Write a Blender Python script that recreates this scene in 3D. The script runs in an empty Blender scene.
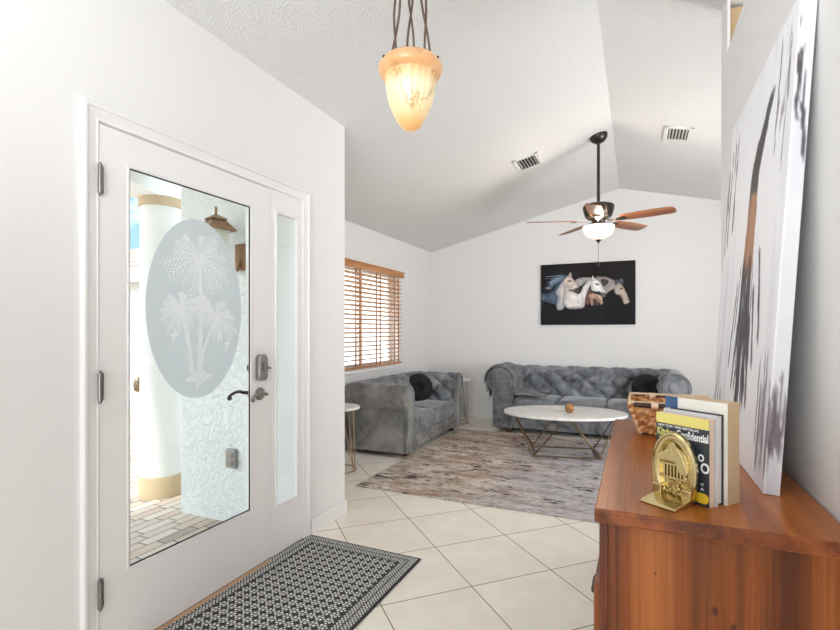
import bpy, bmesh, math, random
import numpy as np
from mathutils import Vector, Matrix
R = math.radians
random.seed(7)
sc = bpy.context.scene
COL = sc.collection

# ------------------------------------------------------------------ camera
cam_d = bpy.data.cameras.new('camera')
cam = bpy.data.objects.new('camera', cam_d)
COL.objects.link(cam)
cam_d.sensor_fit = 'HORIZONTAL'
cam_d.sensor_width = 36
cam_d.lens = 485 * 36 / 840
cam_d.shift_y = 15 / 840
cam_d.clip_start = 0.02
cam.location = (0, 0, 1.25)
cam.rotation_euler = (R(90), 0, R(24.006))
sc.camera = cam

# ------------------------------------------------------------------ view / exposure
sc.view_settings.view_transform = 'Standard'
sc.view_settings.look = 'None'
sc.view_settings.exposure = 0.17
sc.view_settings.gamma = 1.0
sc.view_settings.use_curve_mapping = False
sc.cycles.use_denoising = True
sc.cycles.max_bounces = 10
sc.cycles.diffuse_bounces = 6
sc.cycles.transparent_max_bounces = 16
sc.cycles.sample_clamp_indirect = 6.0
sc.cycles.caustics_reflective = False
sc.cycles.caustics_refractive = False

# ------------------------------------------------------------------ sky
world = bpy.data.worlds.new('sky')
sc.world = world
world.use_nodes = True
wt = world.node_tree
wt.nodes.clear()
w_out = wt.nodes.new('ShaderNodeOutputWorld')
w_bg = wt.nodes.new('ShaderNodeBackground')
w_tc = wt.nodes.new('ShaderNodeTexCoord')
w_map = wt.nodes.new('ShaderNodeMapping')
w_map.inputs['Scale'].default_value = (1, 1, 2.4)
w_no = wt.nodes.new('ShaderNodeTexNoise')
w_no.inputs['Scale'].default_value = 2.6
w_no.inputs['Detail'].default_value = 6
w_cl = wt.nodes.new('ShaderNodeValToRGB')
w_cl.color_ramp.elements[0].position = 0.42
w_cl.color_ramp.elements[1].position = 0.56
w_sep = wt.nodes.new('ShaderNodeSeparateXYZ')
w_gr = wt.nodes.new('ShaderNodeValToRGB')
w_gr.color_ramp.elements[0].position = 0.0
w_gr.color_ramp.elements[0].color = (0.20, 0.29, 0.36, 1)
w_gr.color_ramp.elements[1].position = 0.5
w_gr.color_ramp.elements[1].color = (0.10, 0.21, 0.36, 1)
w_mix = wt.nodes.new('ShaderNodeMixRGB')
w_mix.inputs[2].default_value = (1.0, 1.0, 1.0, 1)
wt.links.new(w_tc.outputs['Generated'], w_map.inputs['Vector'])
wt.links.new(w_map.outputs[0], w_no.inputs['Vector'])
wt.links.new(w_no.outputs['Fac'], w_cl.inputs[0])
wt.links.new(w_tc.outputs['Generated'], w_sep.inputs[0])
wt.links.new(w_sep.outputs['Z'], w_gr.inputs[0])
wt.links.new(w_cl.outputs[0], w_mix.inputs[0])
wt.links.new(w_gr.outputs[0], w_mix.inputs[1])
wt.links.new(w_mix.outputs[0], w_bg.inputs['Color'])
w_bg.inputs['Strength'].default_value = 3.2
wt.links.new(w_bg.outputs[0], w_out.inputs[0])

# ------------------------------------------------------------------ sun, and unseen area lights added to brighten the rooms
def area(name, loc, aim, sx, sy, energy, color=(1, 1, 1)):
    d = bpy.data.lights.new(name, 'AREA')
    d.shape = 'RECTANGLE'; d.size = sx; d.size_y = sy; d.energy = energy; d.color = color
    o = bpy.data.objects.new(name, d); COL.objects.link(o)
    o.location = loc
    o.rotation_euler = (Vector(aim) - Vector(loc)).to_track_quat('-Z', 'Y').to_euler()
    return o
sun_d = bpy.data.lights.new('sun', 'SUN'); sun_d.energy = 3.2; sun_d.angle = R(3); sun_d.color = (1, .95, .88)
sun = bpy.data.objects.new('sun', sun_d); COL.objects.link(sun)
sun.rotation_euler = Vector((.25, .80, -1.1)).to_track_quat('-Z', 'Y').to_euler()
FILL_TINT = (.925, .962, 1)
area('rear_fill', (-.3, -3.3, 1.45), (-.5, 2, 1.9), 3.0, 2.5, 34, FILL_TINT)  # added fill behind the camera for the foyer
area('living_fill', (2.5, 3.3, 1.5), (-1.6, 5.2, 2.0), 2.8, 1.9, 82, FILL_TINT)  # added unseen fill for the living room, no window is built there
area('ceiling_fill', (-.5, -.7, 1.9), (-.75, 2.2, 4.2), 1.0, 1.0, 28, FILL_TINT).data.spread = R(125)  # added upward fill behind the camera to brighten the ceiling
area('far_ceiling_fill', (1.9, 3.7, 1.25), (-1.5, 4.9, 2.5), .9, .9, 31, (.97, .985, 1)).data.spread = R(130)  # added fill hidden by the right wall, lifts the far ceiling

# ------------------------------------------------------------------ node helpers
class S:
    """a shader socket with arithmetic"""
    nt = None
    def __init__(s, sock): s.s = sock
    def m(a, op, b=None, c=None):
        n = S.nt.nodes.new('ShaderNodeMath'); n.operation = op
        for i, x in enumerate((a, b, c)):
            if x is None: continue
            if isinstance(x, S): S.nt.links.new(x.s, n.inputs[i])
            else: n.inputs[i].default_value = x
        return S(n.outputs[0])
    def __add__(a, b): return a.m('ADD', b)
    def __sub__(a, b): return a.m('SUBTRACT', b)
    def __mul__(a, b): return a.m('MULTIPLY', b)
    def __truediv__(a, b): return a.m('DIVIDE', b)
    def abs(a): return a.m('ABSOLUTE')
    def fract(a): return a.m('FRACT')
    def floor(a): return a.m('FLOOR')
    def lt(a, b): return a.m('LESS_THAN', b)
    def gt(a, b): return a.m('GREATER_THAN', b)
    def mn(a, b): return a.m('MINIMUM', b)
    def mx(a, b): return a.m('MAXIMUM', b)
    def step(a, lo, hi):
        n = S.nt.nodes.new('ShaderNodeMapRange'); n.interpolation_type = 'SMOOTHSTEP'
        S.nt.links.new(a.s, n.inputs[0])
        for i, v in ((1, lo), (2, hi)):
            n.inputs[i].default_value = v
        return S(n.outputs[0])

class Mat:
    def __init__(self, name, color=(.8, .8, .8), rough=.5, metal=0.0, spec=.5, **kw):
        self.m = bpy.data.materials.new(name); self.m.use_nodes = True
        self.nt = self.m.node_tree; S.nt = self.nt
        self.b = self.nt.nodes['Principled BSDF']; self.out = self.nt.nodes['Material Output']
        self.b.inputs['Base Color'].default_value = (*color, 1)
        self.b.inputs['Roughness'].default_value = rough
        self.b.inputs['Metallic'].default_value = metal
        self.b.inputs['Specular IOR Level'].default_value = spec
        for k, v in kw.items(): self.b.inputs[k.replace('_', ' ')].default_value = v
        self.m.diffuse_color = (*color, 1)
        self._tc = None
    def coord(self, kind='Object'):
        if not self._tc: self._tc = self.nt.nodes.new('ShaderNodeTexCoord')
        return self._tc.outputs[kind]
    def xyz(self):
        n = self.nt.nodes.new('ShaderNodeSeparateXYZ'); self.nt.links.new(self.coord(), n.inputs[0])
        return [S(o) for o in n.outputs]
    def noise(self, scale=(1, 1, 1), detail=3, rough=.5, s=1.0, dist=0.0, loc=(0, 0, 0)):
        mp = self.nt.nodes.new('ShaderNodeMapping'); mp.inputs['Scale'].default_value = scale
        mp.inputs['Location'].default_value = loc
        self.nt.links.new(self.coord(), mp.inputs[0])
        n = self.nt.nodes.new('ShaderNodeTexNoise'); n.inputs['Scale'].default_value = s
        n.inputs['Detail'].default_value = detail; n.inputs['Roughness'].default_value = rough
        n.inputs['Distortion'].default_value = dist
        self.nt.links.new(mp.outputs[0], n.inputs['Vector'])
        return S(n.outputs['Fac'])
    def ramp(self, fac, stops):
        n = self.nt.nodes.new('ShaderNodeValToRGB'); e = n.color_ramp.elements
        while len(e) < len(stops): e.new(.5)
        for el, (p, c) in zip(e, stops): el.position = p; el.color = (*c, 1)
        self.nt.links.new(fac.s, n.inputs[0]); return n.outputs[0]
    def mix(self, fac, a, b, blend='MIX'):
        n = self.nt.nodes.new('ShaderNodeMixRGB'); n.blend_type = blend
        for i, x in enumerate((fac, a, b)):
            if isinstance(x, S): self.nt.links.new(x.s, n.inputs[i])
            elif isinstance(x, bpy.types.NodeSocket): self.nt.links.new(x, n.inputs[i])
            elif isinstance(x, tuple): n.inputs[i].default_value = (*x, 1)
            else: n.inputs[i].default_value = x
        return n.outputs[0]
    def color(self, sock): self.nt.links.new(sock, self.b.inputs['Base Color']); return self
    def rough(self, s): self.nt.links.new(s.s, self.b.inputs['Roughness']); return self
    def bump(self, h, strength=.3, dist=.01):
        n = self.nt.nodes.new('ShaderNodeBump'); n.inputs['Strength'].default_value = strength
        n.inputs['Distance'].default_value = dist
        self.nt.links.new(h.s, n.inputs['Height']); self.nt.links.new(n.outputs[0], self.b.inputs['Normal']); return self

def srgb(r, g, b):
    f = lambda c: (c / 255 / 12.92) if c <= 10 else ((c / 255 + .055) / 1.055) ** 2.4
    return (f(r), f(g), f(b))

M = {}
def plain(name, rgb, rough=.5, metal=0., **kw):
    M[name] = Mat(name, srgb(*rgb), rough, metal, **kw); return M[name]

# paint, plaster
m = plain('wall_paint', (228, 227, 226), .6); m.bump(m.noise(s=55, detail=3), .06, .004)
m = plain('ceiling_texture', (234, 233, 231), .85)
m.bump(m.noise(s=85, detail=3, rough=.6), .9, .018)
plain('tan_paint', (186, 158, 122), .7)
plain('trim_white', (231, 230, 229), .35)
plain('door_white', (233, 231, 230), .38)
plain('dark_gap', (40, 38, 36), .8)
# diagonal floor tile
m = plain('floor_tile', (220, 208, 192), .3)
x, y, z = m.xyz()
P_ = .459
u = ((x + y) * .70711 - 1.0826) / P_ + .5
v = ((y - x) * .70711 - 2.117) / P_ + .5
g = ((u.fract() - .5).abs()).mn((v.fract() - .5).abs())
gline = g.m('MULTIPLY', P_).step(.0015, .0034)
cell = (u + .5).floor() * 12.9898 + (v + .5).floor() * 78.233
rnd = (cell.m('SINE') * 43758.5).fract()
mott = m.noise(s=6, detail=5, rough=.6)
base = m.ramp(mott * .8 + rnd * .14, [(.25, srgb(232, 223, 209)), (.7, srgb(245, 239, 229))])
m.color(m.mix(gline, srgb(120, 104, 88), base))
m.rough(gline.m('MULTIPLY', -.38) + .7 + mott * .06)
m.bump(gline, .25, .003)
# exterior
m = plain('porch_stucco', (236, 240, 239), .9)
st = m.noise(s=30, detail=3, rough=.5, dist=1.0)
m.bump(st.step(.44, .60), .6, .016)
plain('column_paint', (240, 241, 238), .7)
plain('band_tan', (201, 178, 144), .75)
m = plain('porch_paver', (190, 165, 145), .8)
x, y, z = m.xyz()
row = (x * 12.0).floor()
uu = y * 4.2 + row * .37 + (row * 3.7).m('SINE') * .3
cid = uu.floor() * 17.13 + row * 71.7
rr = (cid.m('SINE') * 4373.5).fract()
gl = ((x * 12.0).fract() - .5).abs().m('MULTIPLY', 1 / 12.0).m('MULTIPLY', -1).m('ADD', .5 / 12.0)
gl2 = (uu.fract() - .5).abs().m('MULTIPLY', 1 / 4.6).m('MULTIPLY', -1).m('ADD', .5 / 4.6)
gm = gl.mn(gl2).step(.002, .006)
pc = m.ramp(rr, [(0, srgb(142, 126, 114)), (.3, srgb(196, 168, 148)), (.55, srgb(214, 198, 182)), (.8, srgb(170, 156, 146)), (1, srgb(204, 182, 162))])
m.color(m.mix(gm, srgb(92, 84, 80), m.mix(m.noise(s=14, detail=4) * .5, pc, srgb(225, 214, 200))))
m = plain('roof_tile', (170, 150, 135), .8)
x, y, z = m.xyz()
m.color(m.mix((z * 7).fract().lt(.2), srgb(182, 160, 146), srgb(120, 104, 96)))
plain('copper', (150, 112, 78), .45, .6)
plain('frosted_lantern', (225, 220, 205), .4)
plain('outdoor_mat', (50, 62, 84), .9)
# metals
plain('nickel', (142, 138, 134), .28, 1.)
plain('satin_nickel', (158, 154, 150), .33, 1.)
plain('antique_brass', (132, 112, 90), .35, 1.)
plain('brass_gold', (204, 186, 138), .22, 1.)
plain('bronze', (62, 54, 48), .3, .75)
plain('hair_pin_gold', (190, 164, 134), .3, 1.)
# wood
KNOTS = ((.156, .642, .010), (.190, .614, .009), (.04, .70, .004), (.27, .44, .014), (-.02, .45, .008))
def wood(name, c_dark, c_mid, c_light, axis, rough=.3, knots=False, sc_=1.):
    m = plain(name, c_mid, rough)
    cs = [26., 26., 26.]; cs[axis] = 1.6
    fine = [150., 150., 150.]; fine[axis] = 3.
    n1 = m.noise(tuple(c * sc_ for c in cs), detail=4, rough=.55, s=.45, dist=.8)
    n2 = m.noise(tuple(fine), detail=2, s=1.)
    f = n1 * .8 + n2 * .2
    col = m.ramp(f, [(.36, srgb(*c_dark)), (.49, srgb(*c_mid)), (.62, srgb(*c_light))])
    if knots:
        x, y, z = m.xyz()
        for kx, kz, kr in KNOTS:
            dd = (((x - kx) * 1.3).m('POWER', 2) + ((z - kz) * .75).m('POWER', 2)).m('SQRT') + n2 * .004
            col = m.mix(dd.step(kr * .4, kr * 1.5), srgb(70, 34, 18), col)
    m.color(col)
    if 'dresser' in name: m.b.inputs['Specular IOR Level'].default_value = .32
    m.bump(n2, .05, .002)
    return m
wood('dresser_top_wood', (116, 60, 22), (154, 86, 36), (182, 112, 54), 1, .28, sc_=.7)
wood('dresser_side_wood', (84, 40, 15), (132, 70, 28), (166, 98, 46), 2, .32, True, .55)
wood('dresser_edge_wood', (84, 40, 16), (114, 58, 26), (140, 76, 38), 1, .3)
wood('dresser_dark_wood', (72, 34, 20), (100, 50, 30), (122, 64, 38), 2, .35)
wood('blind_wood', (168, 112, 66), (190, 130, 80), (206, 148, 96), 1, .45)
wood('slat_wood', (196, 150, 112), (212, 168, 130), (226, 186, 150), 1, .5)
wood('blade_wood', (104, 58, 30), (138, 82, 46), (164, 104, 62), 0, .35)
plain('tape_cloth', (186, 128, 84), .8)
plain('mahogany', (74, 30, 22), .3)
# velvet
def velvet(name, dark, light, s=3.2, sheen=.6):
    m = plain(name, light, .75, 0., spec=.25)
    n = m.noise(s=s, detail=4, rough=.6, dist=.6)
    n2 = m.noise(s=s * 5, detail=2)
    m.color(m.ramp(n * .75 + n2 * .25, [(.36, srgb(*dark)), (.62, srgb(*light))]))
    m.b.inputs['Sheen Weight'].default_value = sheen
    m.b.inputs['Sheen Roughness'].default_value = .35
    m.b.inputs['Sheen Tint'].default_value = (.8, .84, .88, 1)
    m.bump(m.noise(s=90, detail=2), .08, .003)
    return m
velvet('velvet_blue_grey', (68, 71, 75), (152, 156, 161))
velvet('velvet_taupe_grey', (92, 91, 89), (150, 148, 145), 2.4)
velvet('velvet_cushion', (76, 80, 83), (146, 149, 152), 2.6)
velvet('throw_grey', (92, 94, 96), (132, 134, 136), 14., .35)
velvet('pillow_black', (22, 22, 25), (36, 36, 40), 9., .2)
plain('button_dark', (70, 72, 76), .7)
# marble
m = plain('white_marble', (228, 222, 218), .28)
vn = m.noise(s=5, detail=6, rough=.6, dist=1.5)
m.color(m.ramp((vn - .5).abs(), [(0, srgb(226, 222, 218)), (.04, srgb(238, 235, 232)), (.2, srgb(244, 241, 238))]))
# rug
m = plain('distressed_rug', (170, 158, 148), .95, spec=.1)
big = m.noise((.9, 1.1, 1), s=1.1, detail=2, loc=(3.1, 1.2, 0))
x, y, z = m.xyz()
streak = m.noise((3.0, 8.5, 1), s=1.3, detail=7, rough=.72)
fine = m.noise((22, 60, 1), s=1., detail=3)
tone = m.ramp(streak * .66 + fine * .34, [(.36, srgb(112, 100, 92)), (.45, srgb(168, 152, 138)), (.52, srgb(200, 188, 176)), (.62, srgb(224, 217, 209))])
cool = ((x + 1.0) * .7 + big * 1.3 - .3).step(.15, .75)
tone = m.mix(cool * .8, tone, m.mix(.5, tone, srgb(158, 168, 188)))
rust = m.noise((1.4, 3.4, 1), s=1.6, detail=5, loc=(7, 2, 0))
tone = m.mix(rust.step(.50, .66) * .65 * (cool * -.8 + 1), tone, srgb(150, 112, 90))
dk = m.noise((4.6, 14, 1), s=1.5, detail=7, rough=.74, loc=(1, 9, 0))
dz = m.noise((1.2, 2.2, 1), s=1.7, detail=3, loc=(4, 4, 0))
tone = m.mix((dk + (dz - .5) * .40).step(.565, .605) * .95, tone, srgb(46, 44, 50))
m.color(tone)
m.bump(fine, .3, .004)
plain('rug_back', (120, 108, 98), .95)
# entry mat
m = plain('entry_mat_weave', (60, 60, 60), .85, spec=.15)
x, y, z = m.xyz()
p = .046
a = (x / p).fract() - .5
b = (y / p).fract() - .5
ad, bd = a.abs(), b.abs()
r_ = (a * a + b * b).m('SQRT')
petal = (ad - .20).m('POWER', 2) + (bd - .20).m('POWER', 2)
flower = petal.lt(.024).mx(r_.lt(.05)).mx(((ad - .5).m('POWER', 2) + bd.m('POWER', 2)).lt(.012)).mx((ad.m('POWER', 2) + (bd - .5).m('POWER', 2)).lt(.012))
q = .019
a2 = (((x + y) / q).fract() - .5).abs(); b2 = (((x - y) / q).fract() - .5).abs()
bord = a2.mx(b2).lt(.35)
W2, L2 = .375, .565
edge = (x.abs() * -1 + W2).mn(y.abs() * -1 + L2)
isb = edge.lt(.085)
isline = (edge - .088).abs().lt(.004).mx(edge.lt(.012)).mx((edge - .05).abs().lt(.003))
white = flower * (isb * -1 + 1) + bord * isb
white = white * (isline * -1 + 1)
mm = m.noise(s=130, detail=2)
white = white * mm.step(.3, .45)
m.color(m.mix(white, srgb(62, 62, 62), srgb(212, 212, 208)))
m.bump(white, .3, .003)
# alabaster lamp
def glow(name, stops, zlo, zhi, strength, veins=False, base=(240, 205, 160)):
    m = plain(name, base, .35)
    x, y, z = m.xyz()
    f = z.step(zlo, zhi)
    c = m.ramp(f, stops)
    if veins:
        vn = m.noise((9, 9, 5), s=1., detail=3, dist=.9, loc=(.6, .2, 1.1))
        vm = m.noise((5, 5, 5), s=1., detail=2, loc=(2, 5, 1))
        c = m.mix((vn - .5).abs().step(0, .022) .m('MULTIPLY', -1).m('ADD', 1) * vm.step(.5, .62) * .75, c, srgb(176, 128, 70))
        cl = m.noise((14, 14, 3), s=1., detail=3)
        c = m.mix(cl.step(.4, .75) * .35, c, srgb(255, 236, 190))
        m.color(m.mix(1.0, c, (.42, .42, .42), 'MULTIPLY'))
    m.nt.links.new(c, m.b.inputs['Emission Color'])
    m.b.inputs['Emission Strength'].default_value = strength
    return m
glow('alabaster', [(0, srgb(250, 190, 120)), (.12, srgb(255, 226, 172)), (.55, srgb(255, 238, 200)), (.72, srgb(250, 208, 150)), (.86, srgb(232, 172, 116)), (1, srgb(226, 170, 122))], -.285, -.028, .50, True)
glow('bowl_glass', [(0, srgb(255, 226, 190)), (1, srgb(255, 246, 230))], -.19, -.065, .80, base=(250, 240, 225))
plain('pin_dark', (60, 40, 28), .5)
plain('rope_iron', (92, 74, 62), .5, .5)
# glass
def clear_glass(name, tint=(1, 1, 1)):
    m = bpy.data.materials.new(name); m.use_nodes = True; nt = m.node_tree; nt.nodes.clear()
    o = nt.nodes.new('ShaderNodeOutputMaterial'); t = nt.nodes.new('ShaderNodeBsdfTransparent'); g = nt.nodes.new('ShaderNodeBsdfGlossy')
    t.inputs[0].default_value = (*tint, 1); g.inputs['Roughness'].default_value = .02
    lw = nt.nodes.new('ShaderNodeLayerWeight'); lw.inputs[0].default_value = .5
    pw = nt.nodes.new('ShaderNodeMath'); pw.operation = 'POWER'; pw.inputs[1].default_value = 5
    nt.links.new(lw.outputs['Facing'], pw.inputs[0])
    f = nt.nodes.new('ShaderNodeMath'); f.operation = 'MULTIPLY_ADD'; f.inputs[1].default_value = .5; f.inputs[2].default_value = .03
    nt.links.new(pw.outputs[0], f.inputs[0])
    mx = nt.nodes.new('ShaderNodeMixShader')
    nt.links.new(f.outputs[0], mx.inputs[0]); nt.links.new(t.outputs[0], mx.inputs[1]); nt.links.new(g.outputs[0], mx.inputs[2])
    nt.links.new(mx.outputs[0], o.inputs[0])
    M[name] = type('X', (), {'m': m})()
clear_glass('clear_glass', (.94, .98, .98))
def frosted(name, col, fac):
    m = bpy.data.materials.new(name); m.use_nodes = True; nt = m.node_tree; nt.nodes.clear()
    o = nt.nodes.new('ShaderNodeOutputMaterial'); t = nt.nodes.new('ShaderNodeBsdfTransparent')
    d = nt.nodes.new('ShaderNodeBsdfDiffuse'); l = nt.nodes.new('ShaderNodeBsdfTranslucent')
    d.inputs[0].default_value = l.inputs[0].default_value = (*srgb(*col), 1)
    m1 = nt.nodes.new('ShaderNodeMixShader'); m1.inputs[0].default_value = .5
    m2 = nt.nodes.new('ShaderNodeMixShader'); m2.inputs[0].default_value = fac
    nt.links.new(d.outputs[0], m1.inputs[1]); nt.links.new(l.outputs[0], m1.inputs[2])
    nt.links.new(t.outputs[0], m2.inputs[1]); nt.links.new(m1.outputs[0], m2.inputs[2]); nt.links.new(m2.outputs[0], o.inputs[0])
    M[name] = type('X', (), {'m': m})()
frosted('etched_glass', (217, 223, 226), .82)
frosted('etched_palm', (254, 255, 255), .9)
# canvas painting (brushed strokes)
m = plain('abstract_canvas_paint', (240, 240, 243), .6)
at_ = m.nt.nodes.new('ShaderNodeAttribute'); at_.attribute_name = 'paint'; m.color(at_.outputs['Color'])
m.bump(m.noise(s=160, detail=2), .06, .001)
m = plain('horse_print', (50, 50, 52), .7, spec=.15)
at_ = m.nt.nodes.new('ShaderNodeAttribute'); at_.attribute_name = 'paint'; m.color(at_.outputs['Color'])
# art print
plain('art_black', (44, 46, 50), .55)
plain('canvas_side', (34, 34, 36), .7)
plain('vent_white', (226, 224, 221), .5)
plain('vent_dark', (38, 37, 36), .9)
# books
plain('cover_navy', (44, 50, 58), .35)
plain('cover_yellow', (222, 208, 120), .4)
plain('letter_yellow', (226, 218, 130), .5)
plain('letter_white', (238, 238, 236), .5)
plain('badge_gold', (226, 184, 46), .4)
plain('cover_pale_grey', (206, 208, 212), .4)
plain('cover_charcoal', (58, 58, 60), .5)
plain('cover_cream', (226, 222, 212), .4)
plain('cover_blue', (54, 88, 128), .5)
m = plain('pages_cream', (226, 214, 194), .8); m.bump(m.noise((400, 400, 4), s=1), .15, .001)
m = plain('pages_pink', (222, 202, 184), .8); m.bump(m.noise((400, 400, 4), s=1), .15, .001)
m = plain('pages_tan', (204, 178, 142), .8); m.bump(m.noise((400, 400, 4), s=1), .15, .001)
m = plain('pages_white', (224, 222, 218), .8)
m = plain('wicker', (190, 128, 72), .6)
nw = m.noise(s=45, detail=2)
m.color(m.ramp(nw, [(.3, srgb(156, 92, 46)), (.5, srgb(208, 144, 86)), (.7, srgb(238, 198, 146))]))
plain('wicker_pale', (232, 206, 172), .6)
plain('wicker_dark', (66, 44, 34), .6)
m = plain('woven_ball', (176, 128, 78), .5)
m.color(m.ramp(m.noise((40, 40, 60), s=1, detail=2), [(.35, srgb(120, 78, 40)), (.6, srgb(196, 146, 92))]))
plain('chalk_white', (236, 234, 228), .5)
plain('oak_threshold', (186, 148, 112), .5)
plain('outlet_metal', (150, 148, 146), .4, .8)

# ------------------------------------------------------------------ mesh helpers
def catmull(pts, n=6, closed=True):
    out = []; N = len(pts)
    rng = range(N) if closed else range(N - 1)
    for i in rng:
        g = (lambda k: Vector(pts[k % N])) if closed else (lambda k: Vector(pts[max(0, min(N - 1, k))]))
        p0, p1, p2, p3 = g(i - 1), g(i), g(i + 1), g(i + 2)
        for k in range(n):
            t = k / n
            out.append(.5 * ((2 * p1) + (p2 - p0) * t + (2 * p0 - 5 * p1 + 4 * p2 - p3) * t * t + (3 * p1 - p0 - 3 * p2 + p3) * t ** 3))
    if not closed: out.append(Vector(pts[-1]))
    return out

class MB:
    def __init__(s): s.v = []; s.f = []; s.mi = []; s.cur = 0
    def add(s, vs, fs):
        o = len(s.v); s.v += [tuple(q) for q in vs]
        for f in fs: s.f.append(tuple(i + o for i in f)); s.mi.append(s.cur)
        return s
    def box(s, x0, y0, z0, x1, y1, z1, mtx=None):
        vs = [Vector((x, y, z)) for z in (z0, z1) for x, y in ((x0, y0), (x1, y0), (x1, y1), (x0, y1))]
        if mtx: vs = [mtx @ q for q in vs]
        return s.add(vs, [(3, 2, 1, 0), (4, 5, 6, 7), (0, 1, 5, 4), (1, 2, 6, 5), (2, 3, 7, 6), (3, 0, 4, 7)])
    def tube(s, pts, r, n=8, closed=False, cap=True):
        pts = [Vector(p) for p in pts]; N = len(pts); vs = []; fs = []
        rr = r if isinstance(r, (list, tuple)) else [r] * N
        prev = None
        for i in range(N):
            if closed: t = (pts[(i + 1) % N] - pts[i - 1])
            else: t = pts[min(i + 1, N - 1)] - pts[max(i - 1, 0)]
            t.normalize()
            if prev is None: a = t.orthogonal().normalized()
            else:
                a = prev - t * prev.dot(t)
                a = a.normalized() if a.length > 1e-6 else t.orthogonal().normalized()
            prev = a; b = t.cross(a)
            for k in range(n):
                th = 2 * math.pi * k / n
                vs.append(pts[i] + (a * math.cos(th) + b * math.sin(th)) * rr[i])
        M_ = N if closed else N - 1
        for i in range(M_):
            j = (i + 1) % N
            for k in range(n):
                l = (k + 1) % n
                fs.append((i * n + k, i * n + l, j * n + l, j * n + k))
        if not closed and cap:
            fs.append(tuple(reversed(range(n)))); fs.append(tuple((N - 1) * n + k for k in range(n)))
        return s.add(vs, fs)
    def lathe(s, prof, n=32, c=(0, 0, 0), mtx=None, fn=None):
        vs = []; fs = []
        for i, (r, z) in enumerate(prof):
            for k in range(n):
                th = 2 * math.pi * k / n
                rr = r * (fn(th, i) if fn else 1)
                q = Vector((rr * math.cos(th), rr * math.sin(th), z))
                q = (mtx @ q) if mtx else q
                vs.append(q + Vector(c))
        for i in range(len(prof) - 1):
            for k in range(n):
                l = (k + 1) % n
                fs.append((i * n + k, i * n + l, (i + 1) * n + l, (i + 1) * n + k))
        fs.append(tuple(reversed(range(n)))); fs.append(tuple((len(prof) - 1) * n + k for k in range(n)))
        return s.add(vs, fs)
    def prism(s, poly, depth, fn):
        """poly 2D, fn(u,v,w)->3D, w from 0 to depth"""
        n = len(poly)
        vs = [fn(p[0], p[1], 0) for p in poly] + [fn(p[0], p[1], depth) for p in poly]
        fs = [tuple(range(n)), tuple(reversed(range(n, 2 * n)))]
        for i in range(n):
            j = (i + 1) % n; fs.append((j, i, i + n, j + n))
        return s.add(vs, fs)
    def grid(s, rows, closed_u=False):
        n = len(rows[0]); vs = [p for r in rows for p in r]; fs = []
        for i in range(len(rows) - 1):
            for k in range(n if closed_u else n - 1):
                l = (k + 1) % n
                fs.append((i * n + k, i * n + l, (i + 1) * n + l, (i + 1) * n + k))
        return s.add(vs, fs)
    def build(s, name, mat, parent=None, smooth=False, bevel=0, seg=2, sub=0, solid=0, loc=None, angle=40):
        me = bpy.data.meshes.new(name); me.from_pydata(s.v, [], s.f)
        mats = mat if isinstance(mat, (list, tuple)) else [mat]
        for q in mats: me.materials.append(M[q].m)
        for pl, i in zip(me.polygons, s.mi): pl.material_index = min(i, len(mats) - 1)
        bm = bmesh.new(); bm.from_mesh(me); bmesh.ops.recalc_face_normals(bm, faces=bm.faces)
        bm.to_mesh(me); bm.free(); me.update()
        o = bpy.data.objects.new(name, me); COL.objects.link(o)
        if parent: o.parent = parent
        if loc: o.location = loc
        if solid:
            d = o.modifiers.new('s', 'SOLIDIFY'); d.thickness = solid; d.offset = 0
        if bevel:
            d = o.modifiers.new('b', 'BEVEL'); d.width = bevel; d.segments = seg; d.limit_method = 'ANGLE'; d.angle_limit = R(angle); d.harden_normals = True
        if sub:
            d = o.modifiers.new('u', 'SUBSURF'); d.levels = d.render_levels = sub
        if smooth or bevel or sub:
            for pl in me.polygons: pl.use_smooth = True
            if not sub:
                try: me.set_sharp_from_angle(angle=R(angle))
                except Exception: pass
        return o

def rbox(mb, x0, y0, z0, x1, y1, z1, r, n=10, puff=0., mtx=None):
    """rounded box with a puffed top"""
    cx, cy, cz = (x0 + x1) / 2, (y0 + y1) / 2, (z0 + z1) / 2
    hx, hy, hz = (x1 - x0) / 2, (y1 - y0) / 2, (z1 - z0) / 2
    bm = bmesh.new(); bmesh.ops.create_cube(bm, size=2)
    bmesh.ops.subdivide_edges(bm, edges=bm.edges, cuts=n, use_grid_fill=True)
    vs = []
    for vt in bm.verts:
        px, py, pz = vt.co
        # concentrate vertices towards the rim
        f = lambda t: math.copysign(1 - (1 - abs(t)) ** 1.6, t)
        q = Vector((f(px) * hx, f(py) * hy, f(pz) * hz))
        inner = Vector((max(-hx + r, min(hx - r, q.x)), max(-hy + r, min(hy - r, q.y)), max(-hz + r, min(hz - r, q.z))))
        d = q - inner
        if d.length > 1e-9: q = inner + d.normalized() * min(r, d.length if d.length < r else r)
        w = (1 - (q.x / hx) ** 2) * (1 - (q.y / hy) ** 2)
        q.z += puff * max(0, w) * (1 if q.z > 0 else 0.2)
        q += Vector((cx, cy, cz))
        vs.append(mtx @ q if mtx else q)
    bm.verts.index_update()
    fs = [[vt.index for vt in f.verts] for f in bm.faces]
    bm.free(); mb.add(vs, fs); return mb

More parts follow.
